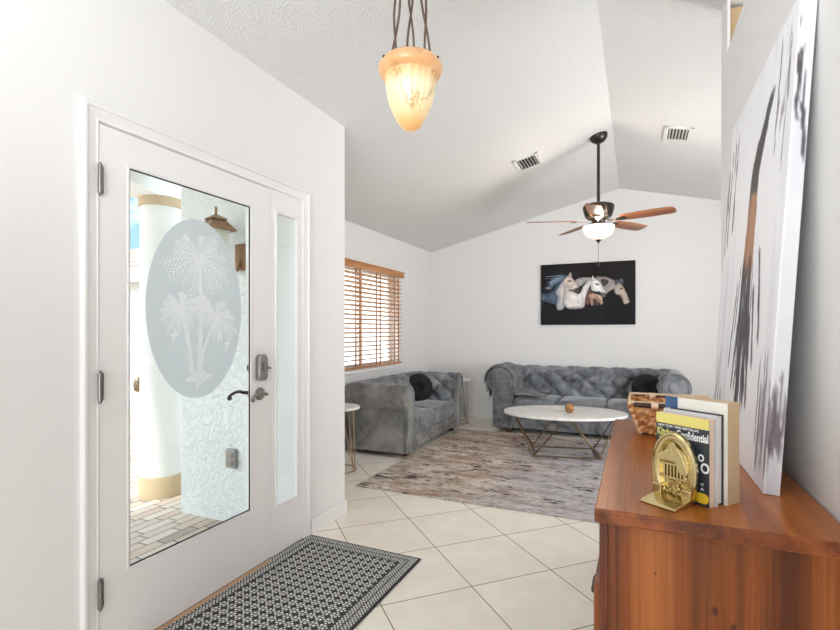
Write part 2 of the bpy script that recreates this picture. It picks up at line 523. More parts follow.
def empty(name, loc=(0, 0, 0), rz=0.):
    o = bpy.data.objects.new(name, None); COL.objects.link(o); o.location = loc; o.rotation_euler = (0, 0, rz)
    o.empty_display_size = .1; return o
def tag(o, label, cat, group=None):
    o['label'] = label; o['category'] = cat
    if group: o['group'] = group
    return o
def struct(o, label=None):
    o['kind'] = 'structure'
    if label: o['label'] = label
    return o
def dup(root, loc=None, rz=None):
    r = root.copy(); COL.objects.link(r)
    if loc is not None: r.location = loc
    if rz is not None: r.rotation_euler = (0, 0, rz)
    def rec(a, b):
        for ch in list(a.children):
            if ch.name.startswith('camera'): continue
            c = ch.copy(); COL.objects.link(c); c.parent = b; rec(ch, c)
    rec(root, r); return r

# ------------------------------------------------------------------ shell
XR, ZR, SL = -.19, 3.045, .249                # ridge line and roof slope
cz = lambda X: ZR - SL * abs(X - XR)
XF, XW, YB, XC, XE = -1.82, -2.78, 6.65, .402, 2.6   # foyer wall, window wall, back wall, right wall, east wall
YS = -3.5
mb = MB(); mb.box(-2.9, 2.6, -.12, XE + .15, YB + .15, 0); mb.box(-1.96, YS - .2, -.12, XE + .15, 2.6, 0)
struct(mb.build('floor', 'floor_tile'))
mb = MB()
t = .12
def roof(xa, xb, ya, yb):
    A = [(xa, ya, cz(xa)), (xb, ya, cz(xb)), (xb, yb, cz(xb)), (xa, yb, cz(xa))]
    B = [(a, b, c + t) for a, b, c in A]
    mb.add(A + B, [(0, 1, 2, 3), (7, 6, 5, 4), (0, 4, 5, 1), (1, 5, 6, 2), (2, 6, 7, 3), (3, 7, 4, 0)])
roof(-2.96, XR, 2.44, YB + .15); roof(-1.98, XR, YS - .2, 2.44); roof(XR, XE + .15, YS - .2, YB + .15)
struct(mb.build('ceiling', 'ceiling_texture'))
def gable(name, ya, yb, xa, xb, mat):
    poly = [(xa, 0), (xb, 0), (xb, cz(xb) + .05)] + ([(XR, ZR + .05)] if xa < XR < xb else []) + [(xa, cz(xa) + .05)]
    mb = MB(); mb.prism(poly, yb - ya, lambda u, v, w: (u, ya + w, v)); return struct(mb.build(name, mat))
gable('wall_back', YB, YB + .15, -2.96, XE + .15, 'wall_paint')
# the unseen house behind the camera is left wide open to let light in
mb = MB()
for xa, xb, za, zb in ((-1.98, -1.85, 0, 2.66), (1.35, XE + .15, 0, 2.4), (-1.85, 1.35, 2.72, 2.9)):
    mb.box(xa, YS - .15, za, xb, YS, zb)
struct(mb.build('wall_rear', 'wall_paint'))
# foyer wall with the door opening
DO0, DO1, DOZ = 1.118, 2.37, 2.045
mb = MB()
for ya, yb, za, zb in ((YS, DO0, 0, cz(XF) + .03), (DO1, 2.82, 0, cz(XF) + .03), (DO0, DO1, DOZ, cz(XF) + .03)):
    mb.box(XF - .16, ya, za, XF, yb, zb)
struct(mb.build('wall_foyer', 'wall_paint'))
# window wall
W0, W1, WZ0, WZ1 = 4.05, 5.565, .82, 1.96
mb = MB()
for ya, yb, za, zb in ((2.82, W0, 0, cz(XW) + .03), (W1, YB, 0, cz(XW) + .03), (W0, W1, 0, WZ0), (W0, W1, WZ1, cz(XW) + .03)):
    mb.box(XW - .16, ya, za, XW, yb, zb)
struct(mb.build('wall_left', 'wall_paint'))
# right wall with high opening
J = 2.745; OZ = 2.59; YE = 2.92
mb = MB()
mb.box(XC, -.9, 0, XC + .12, YE, OZ)
mb.box(XC, J, OZ, XC + .014, YE, cz(XC + .014) - .001)
struct(mb.build('wall_right', 'wall_paint', bevel=.004))
mb = MB(); mb.box(XE, YS, 0, XE + .15, YB, cz(XE) + .03); struct(mb.build('wall_east', 'wall_paint'))
mb = MB(); mb.box(XC + .12, YE - .06, 0, 1.9, YE, cz(1.9) - .002); mb.box(XC + .015, YE - .06, OZ, XC + .12, YE, cz(XC + .12) - .002); struct(mb.build('wall_hall', 'tan_paint'))
# porch side wall (outer face of the living room)
mb = MB(); mb.box(-2.94, 2.44, -.06, XF - .16, 2.82, 2.62); struct(mb.build('wall_porch', 'porch_stucco', bevel=.015))
# baseboards
bz = .09
mb = MB(); mb.box(-2.78, YB - .014, 0, XE, YB, bz); struct(mb.build('baseboard_back', 'trim_white', bevel=.004))
mb = MB(); mb.box(XW, 2.82, 0, XW + .014, YB, bz); struct(mb.build('baseboard_left', 'trim_white', bevel=.004))
mb = MB(); mb.box(XF, 2.43, 0, XF + .014, 2.834, bz); mb.box(XF - .16, 2.82, 0, XF, 2.834, bz); mb.box(XF, YS, 0, XF + .014, 1.06, bz)
struct(mb.build('baseboard_foyer', 'trim_white', bevel=.004))
mb = MB(); mb.box(XC - .014, 2.42, 0, XC, YE + .014, bz); mb.box(XC, YE, 0, XC + .12, YE + .014, bz)
struct(mb.build('baseboard_right', 'trim_white', bevel=.004))

# door casing: stepped moulding round door and side light
mb = MB()
c0, c3, ztop = 1.092, 2.415, 2.082
prof_c = [(.0, 0), (.0, .016), (.004, .020), (.014, .020), (.018, .015), (.026, .013), (.040, .011), (.052, .010), (.057, .012), (.061, .010), (.061, 0)]
rows = []
for o_, h_ in prof_c:
    rows.append([(XF + h_, c0 + o_, 0), (XF + h_, c0 + o_, ztop - o_), (XF + h_, c3 - o_, ztop - o_), (XF + h_, c3 - o_, 0)])
mb.grid(rows)
struct(mb.build('trim_1', 'trim_white'), 'white moulded casing around the front door and side light')

# ------------------------------------------------------------------ front door
XD = -1.812                                   # room side face of the slab
door = struct(empty('door_1', (XD, 1.155, 0)), 'white front door with tall glass and etched oval of palms')
D0, D1, DZ0, DZ1 = 0., .907, .016, 2.014
G0, G1, GZ0, GZ1 = .117, .770, .322, 1.885
mb = MB()
for xa, xb, k in ((-.014, 0, 0), (-.045, -.014, .045)):
    mb.box(xa, D0, DZ0, xb, G0 - k, DZ1); mb.box(xa, G1 + k, DZ0, xb, D1, DZ1)
    mb.box(xa, G0 - k, DZ0, xb, G1 + k, GZ0 - k); mb.box(xa, G0 - k, GZ1 + k, xb, G1 + k, DZ1)
mb.build('door_slab', 'door_white', door)
mb = MB()
q = .010
for xa, xb in ((-.003, .0025),):
    mb.box(xa, G0 - q, GZ0 - q, xb, G0 + .001, GZ1 + q); mb.box(xa, G1 - .001, GZ0 - q, xb, G1 + q, GZ1 + q)
    mb.box(xa, G0, GZ0 - q, xb, G1, GZ0 + .001); mb.box(xa, G0, GZ1 - .001, xb, G1, GZ1 + q)
mb.build('glass_stop', 'trim_white', door, bevel=.003)
mb = MB(); g_ = .005
mb.box(-.008, G0, GZ0, -.003, G0 + g_, GZ1); mb.box(-.008, G1 - g_, GZ0, -.003, G1, GZ1); mb.box(-.008, G0, GZ0, -.003, G1, GZ0 + g_); mb.box(-.008, G0, GZ1 - g_, -.003, G1, GZ1)
mb.build('gasket', 'dark_gap', door)
mb = MB(); mb.box(-.013, G0, GZ0, -.009, G1, GZ1)
gp = mb.build('glass_pane', 'clear_glass', door)
# etched oval with palms, in the plane of the glass
ov = MB()
OC = (1.607 - 1.155, 1.347); OA, OB = .261, .405
n = 96
ov.prism([(OC[0] + OA * math.cos(2 * math.pi * k / n), OC[1] + OB * math.sin(2 * math.pi * k / n)) for k in range(n)], .001, lambda u, v, w: (-.0086 + w, u, v))
oval = ov.build('etched_oval', 'etched_glass', door)
pm = MB()
LAY = [0]
def flat(poly):
    LAY[0] += 1
    d = -.0072 + .000004 * (LAY[0] % 60)
    pm.add([(d, OC[0] + p[0], OC[1] + p[1]) for p in poly], [tuple(range(len(poly)))])
def strip(pts, widths):
    L = []; Rr = []
    for i, p in enumerate(pts):
        a = pts[max(0, i - 1)]; b = pts[min(len(pts) - 1, i + 1)]
        tx, ty = b[0] - a[0], b[1] - a[1]; l = math.hypot(tx, ty) or 1
        L.append((p[0] - ty / l * widths[i], p[1] + tx / l * widths[i])); Rr.append((p[0] + ty / l * widths[i], p[1] - tx / l * widths[i]))
    for i in range(len(pts) - 1): flat([L[i], L[i + 1], Rr[i + 1], Rr[i]])
rp = random.Random(3)
def crown(cx, cy, rad, nf, tilt=0.):
    for k in range(nf):
        a = tilt + 2 * math.pi * k / nf + rp.uniform(-.15, .15)
        L = rad * rp.uniform(.8, 1.12)
        pts = []
        for i in range(9):
            s = i / 8
            pts.append((cx + math.cos(a) * L * s, cy + math.sin(a) * L * s * .9 - .24 * L * s ** 2.4 + .08 * L * s))
        strip(pts, [.0030 * (1 - i / 10) for i in range(9)])
        for i in range(1, 9):
            for sd in (-1, 1):
                p = pts[i]; tx, ty = pts[i][0] - pts[i - 1][0], pts[i][1] - pts[i - 1][1]
                l = math.hypot(tx, ty); tx /= l; ty /= l
                ln = L * .40 * math.sin(math.pi * (i + .8) / 10)
                e = (p[0] + (tx * .75 - sd * ty * .65) * ln, p[1] + (ty * .75 + sd * tx * .65) * ln - .25 * ln)
                w = .0050
                flat([(p[0] - tx * w, p[1] - ty * w), (p[0] + tx * w, p[1] + ty * w), e])
    for k in range(6): flat([(cx + .016 * math.cos(a + k) + .010 * math.cos(b), cy - .012 + .012 * math.sin(a + k) + .010 * math.sin(b)) for b in [2 * math.pi * j / 10 for j in range(10)]])
def trunk(p0, p1, bend, w0, w1):
    pts = []; N = 14
    for i in range(N + 1):
        s = i / N
        pts.append((p0[0] + (p1[0] - p0[0]) * s + bend * math.sin(math.pi * s), p0[1] + (p1[1] - p0[1]) * s))
    strip(pts, [(w0 + (w1 - w0) * i / N) * (1 + .12 * (i % 2)) for i in range(N + 1)])
crown(.005, .225, .16, 16); crown(-.095, .0, .10, 13, .2); crown(.105, -.04, .11, 13, .1)
crown(.02, .02, .06, 9)
trunk((.0, -.30), (.006, .215), .010, .014, .008); trunk((-.035, -.29), (-.095, .0), .008, .014, .008); trunk((.012, -.25), (.10, -.05), -.012, .009, .006)
flat([(-.075, -.32), (-.03, -.285), (.03, -.28), (.05, -.30), (.085, -.30), (.05, -.325), (.02, -.345), (-.01, -.37), (-.02, -.335), (-.05, -.33)])
for bx, by in ((-.13, -.12), (.115, -.13), (.165, -.165)):
    flat([(bx - .02, by + .0), (bx, by + .012), (bx + .006, by + .04), (bx + .012, by + .012), (bx + .026, by + .004), (bx + .01, by - .004), (bx - .006, by - .04), (bx - .004, by - .004)])
pm.build('palm_etching', 'etched_palm', oval)
# hardware
for hz in (1.806, 1.040, .276):
    mb = MB()
    for k in range(5): mb.tube([(.012, -.004, hz - .052 + k * .021), (.012, -.004, hz - .032 + k * .021)], .0085, 10)
    mb.tube([(.012, -.004, hz - .06), (.012, -.004, hz + .06)], .005, 8)
    mb.box(.0, -.001, hz - .05, .005, .014, hz + .05)
    mb.build('hinge', 'nickel', door, smooth=True)
LY = 1.990 - 1.155
mb = MB()
mb.prism([(LY - .032, 1.00), (LY - .018, .985), (LY + .018, .985), (LY + .034, 1.0), (LY + .034, 1.105), (LY + .018, 1.122), (LY - .018, 1.122), (LY - .032, 1.105)], .03, lambda u, v, w: (w, u, v))
db = mb.build('deadbolt', 'satin_nickel', door, bevel=.006)
mb = MB(); mb.box(.03, LY - .008, 1.035, .05, LY + .010, 1.075); mb.tube([(.045, LY + .0, 1.055), (.05, LY + .03, 1.048)], .006, 8)
mb.build('thumb_turn', 'nickel', db, bevel=.004)
def lever(sign, x0):
    mb = MB()
    mtx = Matrix.Rotation(R(90), 3, 'Y')
    mb.lathe([(.033, 0), (.033, .006), (.027, .012), (.014, .016)], 24, (x0, LY, .915), mtx=Matrix.Rotation(R(90 * sign), 3, 'Y'))
    pts = [(x0, LY, .915), (x0 + sign * .045, LY, .915), (x0 + sign * .055, LY - .012, .916), (x0 + sign * .055, LY - .04, .925), (x0 + sign * .055, LY - .075, .922), (x0 + sign * .055, LY - .105, .910), (x0 + sign * .055, LY - .115, .898), (x0 + sign * .055, LY - .103, .892), (x0 + sign * .055, LY - .097, .902)]
    pts = catmull(pts, 4, False)
    mb.tube(pts, [.010 - .004 * i / len(pts) for i in range(len(pts))], 10)
    return mb
lever(1, 0).build('lever_handle', 'nickel', door, smooth=True)
lever(-1, -.045).build('lever_handle', 'bronze', door, smooth=True)
mb = MB(); mb.tube([(-.045, LY, 1.05), (-.065, LY, 1.05)], .026, 20); mb.build('outer_lock_cylinder', 'bronze', door, bevel=.004)
mb = MB(); mb.box(-.11, -.03, 0, .02, D1 + .0, .014); mb.build('threshold', 'oak_threshold', door, bevel=.003)
mb = MB(); mb.box(-.012, -.02, .0145, .001, D1 + .01, .0165); mb.box(-.03, -.0038, .016, -.010, -.0005, 2.017); mb.box(-.03, D1 + .0005, .016, -.010, D1 + .0038, 2.017); mb.box(-.03, 0, DZ1 + .0003, -.008, D1, DZ1 + .0038)
mb.build('gap_shade', 'dark_gap', door)  # dark strips standing in for the shade in the gaps round the slab
# frame (jambs) and mullion
mb = MB()
for ya, yb, za, zb in ((1.118, 1.151, 0, 2.045), (2.066, 2.094, 0, 2.045), (2.340, 2.37, 0, 2.045), (1.151, 2.34, 2.018, 2.045)):
    mb.box(XF - .16, ya, za, XF + .004, yb, zb)
struct(mb.build('trim_2', 'trim_white', bevel=.002), 'white door frame posts and head')
# side light
side = struct(empty('window_2', (XD, 2.094, 0)), 'narrow side light with clear glass beside the front door')
mb = MB(); A0, A1, Z0, Z1 = .03, .213, .275, 1.905
mb.box(-.045, 0, 0, -.004, A0, 2.018); mb.box(-.045, A1, 0, -.004, .246, 2.018); mb.box(-.045, A0, 0, -.004, A1, Z0); mb.box(-.045, A0, Z1, -.004, A1, 2.018)
mb.build('side_light_frame', 'door_white', side)
mb = MB()
mb.box(-.012, A0 - .008, Z0 - .008, .002, A0 + .008, Z1 + .008); mb.box(-.012, A1 - .008, Z0 - .008, .002, A1 + .008, Z1 + .008)
mb.box(-.012, A0, Z0 - .008, .002, A1, Z0 + .008); mb.box(-.012, A0, Z1 - .008, .002, A1, Z1 + .008)
mb.build('glass_stop', 'trim_white', side, bevel=.003)
mb = MB(); mb.box(-.026, A0, Z0, -.022, A1, Z1); mb.build('glass_pane', 'clear_glass', side)

# ------------------------------------------------------------------ window with wooden blind
win = struct(empty('window_1', (XW, W0, WZ0)), 'window behind the wooden blind')
WW, WH = W1 - W0, WZ1 - WZ0
mb = MB()
for ya, yb, za, zb in ((0, .045, 0, WH), (WW - .045, WW, 0, WH), (.045, WW - .045, 0, .045), (.045, WW - .045, WH - .045, WH), (WW / 2 - .025, WW / 2 + .025, .045, WH - .045)):
    mb.box(-.14, ya, za, -.10, yb, zb)
mb.build('window_frame', 'trim_white', win, bevel=.003)
mb = MB(); mb.box(-.122, .04, .04, -.118, WW - .04, WH - .04); mb.build('glass_pane', 'clear_glass', win)
mb = MB(); mb.box(-.16, -.05, -.035, .055, WW + .05, 0); mb.box(0, -.03, -.075, .018, WW + .03, -.035)
mb.build('window_sill', 'trim_white', win, bevel=.005)
bl = tag(empty('window_blind', (XW, W0, WZ0)), 'honey wood slatted blind over the window behind the loveseat', 'blind')
mb = MB(); mb.box(-.005, -.03, WH + .005 - .05, .062, WW + .045, WH + .02); mb.box(-.005, -.03, WH + .012, .07, WW + .05, WH + .028)
mb.build('valance', 'blind_wood', bl, bevel=.005)
mb = MB(); ns = 21
for k in range(ns):
    zc = .055 + (WH - .10 - .055) * k / (ns - 1)
    mt = Matrix.Translation((.026, 0, zc)) @ Matrix.Rotation(R(-17), 4, 'Y')
    mb.box(-.025, .012, -.003, .025, WW - .006, .003, mt)
mb.build('slats', 'slat_wood', bl)
mb = MB(); mb.box(.004, .012, .008, .05, WW - .006, .030); mb.build('bottom_rail', 'blind_wood', bl, bevel=.004)
for yy in (4.53 - W0, 4.985 - W0, 5.455 - W0):
    mb = MB(); mb.box(.051, yy - .016, .02, .0525, yy + .016, WH - .04); mb.box(-.001, yy - .016, .02, .0005, yy + .016, WH - .04); mb.build('ladder_tape', 'tape_cloth', bl)
for yy in (4.40 - W0, 4.745 - W0, 5.215 - W0, 4.2 - W0):
    mb = MB(); mb.tube([(.053, yy, .02), (.053, yy, WH - .04)], .0022, 6); mb.build('ladder_cord', 'tape_cloth', bl)

# ------------------------------------------------------------------ porch and street side
mb = MB(); mb.box(-16, -8, -.2, XF - .16, 14, -.035); struct(mb.build('ground', 'porch_paver'))
mb = MB(); mb.box(-3.75, -2.5, 2.42, XF - .16, 2.44, 2.52); struct(mb.build('ceiling_porch', 'column_paint'))
mb = MB()
# beam along the porch with a shallow arched underside
poly = [(2.80, 2.27), (2.80, 2.55), (-2.5, 2.55), (-2.5, 2.27)]
N = 24
for i in range(N + 1):
    s = i / N; yy = -2.3 + s * 4.80
    poly.append((yy, 2.27 + .13 * math.sin(math.pi * s) ** .5))
mb.prism(poly, .26, lambda u, v, w: (-3.54 + w, u, v)); struct(mb.build('porch_beam', 'column_paint'))
colm = struct(empty('porch_column', (-3.41, 2.66, -.035)), 'round white porch column with tan base and band')
mb = MB(); mb.lathe([(.15, 0), (.15, 2.31)], 40); mb.build('shaft', 'column_paint', colm, smooth=True)
mb = MB(); mb.lathe([(.158, 0), (.158, .155), (.15, .165)], 40); mb.build('column_base', 'band_tan', colm, smooth=True)
mb = MB(); mb.lathe([(.15, 2.235), (.162, 2.24), (.162, 2.308), (.15, 2.309)], 40); mb.build('column_band', 'band_tan', colm, smooth=True)
# house across the drive
ho = tag(empty('garage_building', (-12.5, 5.2, -.035)), 'white garage wing with brown tiled roof across the pavers', 'building')
mb = MB(); mb.box(0, 0, 0, 5.7, 3, 2.16); mb.build('wall', 'column_paint', ho)
mb = MB()
e = .35
mb.add([(-e, -e, 2.16), (5.7 + e, -e, 2.16), (5.7 + e, 3 + e, 2.16), (-e, 3 + e, 2.16), (1.6, 1.5, 2.95), (4.1, 1.5, 2.95)], [(0, 1, 5, 4), (1, 2, 5), (2, 3, 4, 5), (3, 0, 4), (3, 2, 1, 0)])
mb.build('roof', 'roof_tile', ho)
mb = MB(); mb.box(-e - .02, -e - .03, 2.0, 5.7 + e + .02, -e + .02, 2.2); mb.build('fascia', 'trim_white', ho, bevel=.01)
gw = tag(empty('wall_light', (-7.10, 5.2, .40)), 'small brass light low on the white garage wall', 'lamp')
mb = MB(); mb.lathe([(.02, -.12), (.06, -.09), (.07, .02), (.05, .08), (.015, .12)], 14, (0, -.075, 0)); mb.build('shade', 'antique_brass', gw, smooth=True)
mb = MB(); mb.box(-.03, -.075, -.03, .03, 0, .03); mb.build('bracket', 'antique_brass', gw)
# lantern on the porch wall
lan = tag(empty('porch_lantern', (-2.43, 2.28, 1.72)), 'copper roofed lantern on the textured porch wall', 'lamp')
mb = MB(); mb.lathe([(.135, .16), (.128, .165), (.06, .225), (.055, .228)], 4, mtx=Matrix.Rotation(R(30), 3, 'Z')); mb.lathe([(.075, .228), (.07, .235), (.012, .262)], 4, mtx=Matrix.Rotation(R(30), 3, 'Z'))
mb.build('roof', 'copper', lan)
mb = MB(); mb.tube([(0, 0, .25), (0, 0, .31)], .008, 8); mb.build('finial', 'copper', lan)
mb = MB(); mb.lathe([(.055, -.04), (.088, .16)], 4, mtx=Matrix.Rotation(R(30), 3, 'Z')); mb.build('glass_body', 'frosted_lantern', lan)
mb = MB(); mb.box(.03, .13, -.08, .115, .158, .09); mb.tube(catmull([(.07, .14, .0), (.07, .09, -.10), (.02, .02, -.10), (0, 0, -.04)], 5, False), .010, 8); mb.build('wall_bracket', 'copper', lan, smooth=True)
ob = tag(empty('outlet_box', (-2.445, 2.44, .40)), 'grey weatherproof outlet box on the porch wall', 'outlet')
mb = MB(); mb.box(-.04, -.03, -.062, .04, 0, .062); mb.build('cover', 'outlet_metal', ob, bevel=.006)
mb = MB(); mb.box(-.022, -.036, .008, .022, -.028, .045); mb.box(-.022, -.036, -.045, .022, -.028, -.008); mb.build('flap', 'nickel', ob, bevel=.003)
mb = MB(); mb.box(-2.36, 1.14, -.035, -1.99, 2.0, -.02); tag(mb.build('porch_mat', 'outdoor_mat', bevel=.004), 'dark blue doormat on the pavers outside the front door', 'doormat')

# ------------------------------------------------------------------ ceiling items
pen = tag(empty('pendant_lamp', (-.727, 1.55, 2.238)), 'glowing alabaster bell pendant on twisted dark rods near the front door', 'pendant lamp')
prof = [(.012, -.028), (.05, -.029), (.080, -.034), (.099, -.045), (.110, -.058), (.113, -.070), (.110, -.083), (.098, -.094), (.090, -.097)]
mb = MB(); mb.lathe(prof, 64)
cap_ = mb.build('shade_rim', 'alabaster', pen, smooth=True)
prof = [(.092, -.094), (.0885, -.110), (.087, -.133), (.083, -.16), (.075, -.19), (.063, -.22), (.049, -.248), (.034, -.270), (.019, -.281), (.006, -.283)]
mb = MB(); mb.lathe(prof, 96, fn=lambda th, i: 1 + .018 * math.cos(22 * th)); mb.build('shade_bell', 'alabaster', pen, smooth=True)
mb = MB()
for k in (-120, -8, 115):
    a = R(k); mb = MB(); mb.lathe([(.001, -.0045), (.0045, -.003), (.005, .0), (.0045, .003), (.001, .0045)], 10, (.110 * math.cos(a), .110 * math.sin(a), -.058)); mb.build('rim_pin', 'pin_dark', pen, smooth=True)
top_z = cz(-.727) - 2.238
for k, a0 in enumerate((R(-120), R(-8), R(115))):
    for sgn in (-1, 1):
        mb = MB(); pts = []
        for i in range(25):
            s = i / 24
            rr = .070 * (1 - s) + .014 * s
            zz = -.034 + (top_z - .04 + .034) * s
            tw = sgn * .013 * math.cos(3 * math.pi * s + k) * (1 - .5 * s)
            tx = .008 * math.sin(3 * math.pi * s + k) * sgn
            pts.append((rr * math.cos(a0) - math.sin(a0) * tw + tx * math.cos(a0), rr * math.sin(a0) + math.cos(a0) * tw + tx * math.sin(a0), zz))
        mb.tube(pts, .0042, 8); mb.build('hanging_rod', 'rope_iron', pen, smooth=True)
mt = Matrix.Rotation(-math.atan(SL), 3, 'Y')
mb = MB(); mb.lathe([(.066, .006), (.066, -.012), (.05, -.03), (.02, -.05)], 32, (0, 0, top_z), mtx=mt); mb.build('ceiling_canopy', 'bronze', pen, smooth=True)

FX, FY = -.312, 4.688
fz = cz(FX)
fan = tag(empty('ceiling_fan', (FX, FY, 2.26)), 'bronze ceiling fan with five wooden blades and lit glass bowl', 'ceiling fan')
tz = fz - 2.26
mb = MB(); mb.lathe([(.080, .006), (.080, -.008), (.070, -.035), (.045, -.06), (.018, -.07)], 32, (0, 0, tz), mtx=mt); mb.build('canopy', 'bronze', fan, smooth=True)
mb = MB(); mb.tube([(0, 0, .12), (0, 0, tz - .05)], .0135, 14); mb.build('downrod', 'bronze', fan, smooth=True)
mb = MB(); mb.lathe([(.02, .155), (.032, .15), (.034, .135), (.118, .128), (.134, .118), (.138, .10), (.122, .04), (.112, .015), (.09, .0), (.06, -.008), (.055, -.045), (.05, -.05)], 40); mb.build('motor_housing', 'bronze', fan, smooth=True)
for k in range(5):
    a = R(54 + 72 * k)
    rot = Matrix.Rotation(a, 4, 'Z') @ Matrix.Translation((0, 0, -.022)) @ Matrix.Rotation(R(-12), 4, 'X')
    out = [(.20, -.052), (.30, -.064), (.45, -.070), (.60, -.066), (.628, -.058), (.64, -.035), (.642, 0), (.64, .035), (.628, .058), (.60, .066), (.45, .070), (.30, .064), (.20, .052), (.192, 0)]
    mb = MB(); mb.prism(out, .008, lambda u, v, w: (u, v, w)); b = mb.build('blade', 'blade_wood', fan, bevel=.002); b.matrix_local = rot
    mb = MB(); mb.prism([(.085, -.014), (.15, -.016), (.19, -.034), (.235, -.034), (.25, 0), (.235, .034), (.19, .034), (.15, .016), (.085, .014)], .006, lambda u, v, w: (u, v, w - .008))
    for q in ((.205, -.02), (.205, .02), (.235, 0)): mb.lathe([(.007, -.013), (.007, -.008)], 8, (q[0], q[1], 0))
    b2 = mb.build('blade_arm', 'bronze', b, bevel=.002)
mb = MB()
mb.lathe([(.105, -.052), (.115, -.06), (.118, -.075), (.112, -.08), (.05, -.072)], 36); mb.build('light_fitter', 'bronze', fan, smooth=True)
mb = MB(); rows = []
pb = [(.138, -.068), (.138, -.082), (.132, -.106), (.117, -.136), (.092, -.160), (.058, -.176), (.02, -.184), (.004, -.185)]
rows = [[(r * math.cos(2 * math.pi * k / 48), r * math.sin(2 * math.pi * k / 48), z_) for k in range(48)] for r, z_ in pb]
mb.grid(rows, True); mb.build('light_bowl', 'bowl_glass', fan, smooth=True)
mb = MB(); mb.lathe([(.006, -.186), (.025, -.19), (.022, -.198), (.010, -.206), (.012, -.212), (.004, -.222)], 16); mb.tube([(0, 0, -.07), (0, 0, -.19)], .004, 6); mb.build('finial', 'bronze', fan, smooth=True)
mb = MB(); mb.tube([(.0, -.01, -.21), (.0, -.01, -.39)], .0016, 6); mb.tube([(0, -.01, -.39), (0, -.01, -.43)], .007, 8); mb.build('pull_chain', 'bronze', fan)
pl_d = bpy.data.lights.new('fan_bulb', 'POINT'); pl_d.energy = 60; pl_d.color = (1, .88, .72); pl_d.shadow_soft_size = .05
plo = bpy.data.objects.new('fan_bulb', pl_d); COL.objects.link(plo); plo.location = (FX + .0, FY - .085, 2.26 - .083)
def vent(name, cx, cy, w, l, label):
    sgn = 1 if cx < XR else -1
    v = tag(empty(name, (cx, cy, cz(cx))), label, 'air vent', 'ceiling air vents')
    v.rotation_euler = (0, -sgn * math.atan(SL), 0)
    mb = MB(); q = .035
    mb.box(-w / 2, -l / 2, -.012, w / 2, -l / 2 + q, 0); mb.box(-w / 2, l / 2 - q, -.012, w / 2, l / 2, 0)
    mb.box(-w / 2, -l / 2, -.012, -w / 2 + q, l / 2, 0); mb.box(w / 2 - q, -l / 2, -.012, w / 2, l / 2, 0)
    mb.build('frame', 'vent_white', v, bevel=.003)
    mb = MB(); mb.box(-w / 2 + q, -l / 2 + q, -.002, w / 2 - q, l / 2 - q, -.001); mb.build('duct', 'vent_dark', v)
    mb = MB()
    for k in range(6):
        xx = -w / 2 + q + (w - 2 * q) * (k + .6) / 6.2
        mb.box(-.010, -l / 2 + q - .004, -.0007, .010, l / 2 - q + .004, .0007, Matrix.Translation((xx, 0, -.009)) @ Matrix.Rotation(R(50), 4, 'Y'))
    mb.build('louvres', 'vent_white', v)
vent('ceiling_vent', -.945, 4.66, .245, .34, 'white ceiling vent left of the fan, toward the window side')
vent('ceiling_vent', .325, 4.65, .225, .32, 'white ceiling vent right of the fan, near the right wall')

# ------------------------------------------------------------------ horse picture on the back wall
pic = tag(empty('horse_picture', (-1.17, YB - .028, 1.318)), 'black canvas print of three running pale horses on the back wall', 'picture')
PW, PH = 1.165, .805
mb = MB(); mb.box(0, 0, 0, PW, .028, PH); mb.cur = 0
mb.build('canvas', 'canvas_side', pic, bevel=.003)
m = M['art_black']; S.nt = m.nt
m.color(m.ramp(m.noise(s=2.2, detail=3), [(.35, srgb(40, 45, 52)), (.65, srgb(58, 56, 54))]))
mb = MB(); mb.box(.002, -.001, .002, PW - .002, .0, PH - .002); face = mb.build('print', 'art_black', pic)
LAYER = [0]
ART = []
def art(pts, rgb, smooth=4):
    def uv(p):
        u = (p[0] - 76) / 664; top = 108 - 40 * u; bot = 522 - 12 * u
        return (u * PW, (bot - p[1]) / (bot - top) * PH)
    P = [uv(p) for p in pts]
    P = [(q[0], q[1]) for q in catmull([(a, b, 0) for a, b in P], smooth)]
    ART.append((P, rgb))
art([(76, 303), (120, 308), (165, 285), (200, 240), (245, 212), (252, 260), (235, 330), (195, 380), (130, 365), (78, 345)], (78, 94, 106))
art([(470, 188), (520, 183), (560, 193), (603, 213), (608, 240), (572, 262), (540, 295), (518, 260), (490, 215)], (150, 140, 136))
art([(510, 203), (560, 213), (545, 245), (520, 245)], (78, 72, 72))
art([(543, 272), (600, 235), (607, 255), (562, 287), (540, 303)], (186, 176, 172))
art([(330, 212), (380, 192), (445, 194), (446, 206), (402, 222), (366, 252), (340, 242)], (178, 172, 170))
art([(255, 290), (300, 284), (340, 303), (362, 300), (388, 250), (420, 213), (452, 198), (462, 215), (432, 250), (416, 290), (402, 340), (390, 398), (350, 408), (310, 412), (270, 402), (243, 362)], (222, 217, 214))
art([(345, 320), (375, 300), (385, 350), (372, 395), (352, 380)], (238, 235, 233))
art([(412, 292), (440, 250), (452, 282), (432, 312), (408, 328)], (92, 78, 72))
art([(398, 332), (425, 318), (432, 368), (404, 378)], (116, 84, 76))
art([(425, 312), (458, 298), (505, 328), (522, 363), (508, 377), (482, 347), (455, 333), (452, 384), (440, 380), (432, 340)], (196, 160, 140))
art([(470, 305), (510, 318), (520, 345), (500, 335)], (226, 205, 190))
art([(445, 200), (452, 176), (463, 195), (496, 215), (521, 260), (541, 300), (536, 323), (518, 319), (504, 290), (475, 286), (450, 281), (438, 252), (444, 222)], (236, 236, 236))
art([(468, 232), (495, 236), (490, 243), (470, 240)], (80, 78, 80), 3)
art([(513, 292), (541, 299), (536, 323), (518, 319)], (128, 116, 114))
art([(245, 213), (264, 240), (257, 290), (243, 330), (247, 400), (212, 420), (190, 396), (201, 340), (186, 300), (215, 250)], (188, 188, 194))
art([(226, 262), (246, 250), (242, 320), (228, 392), (212, 372)], (222, 212, 206))
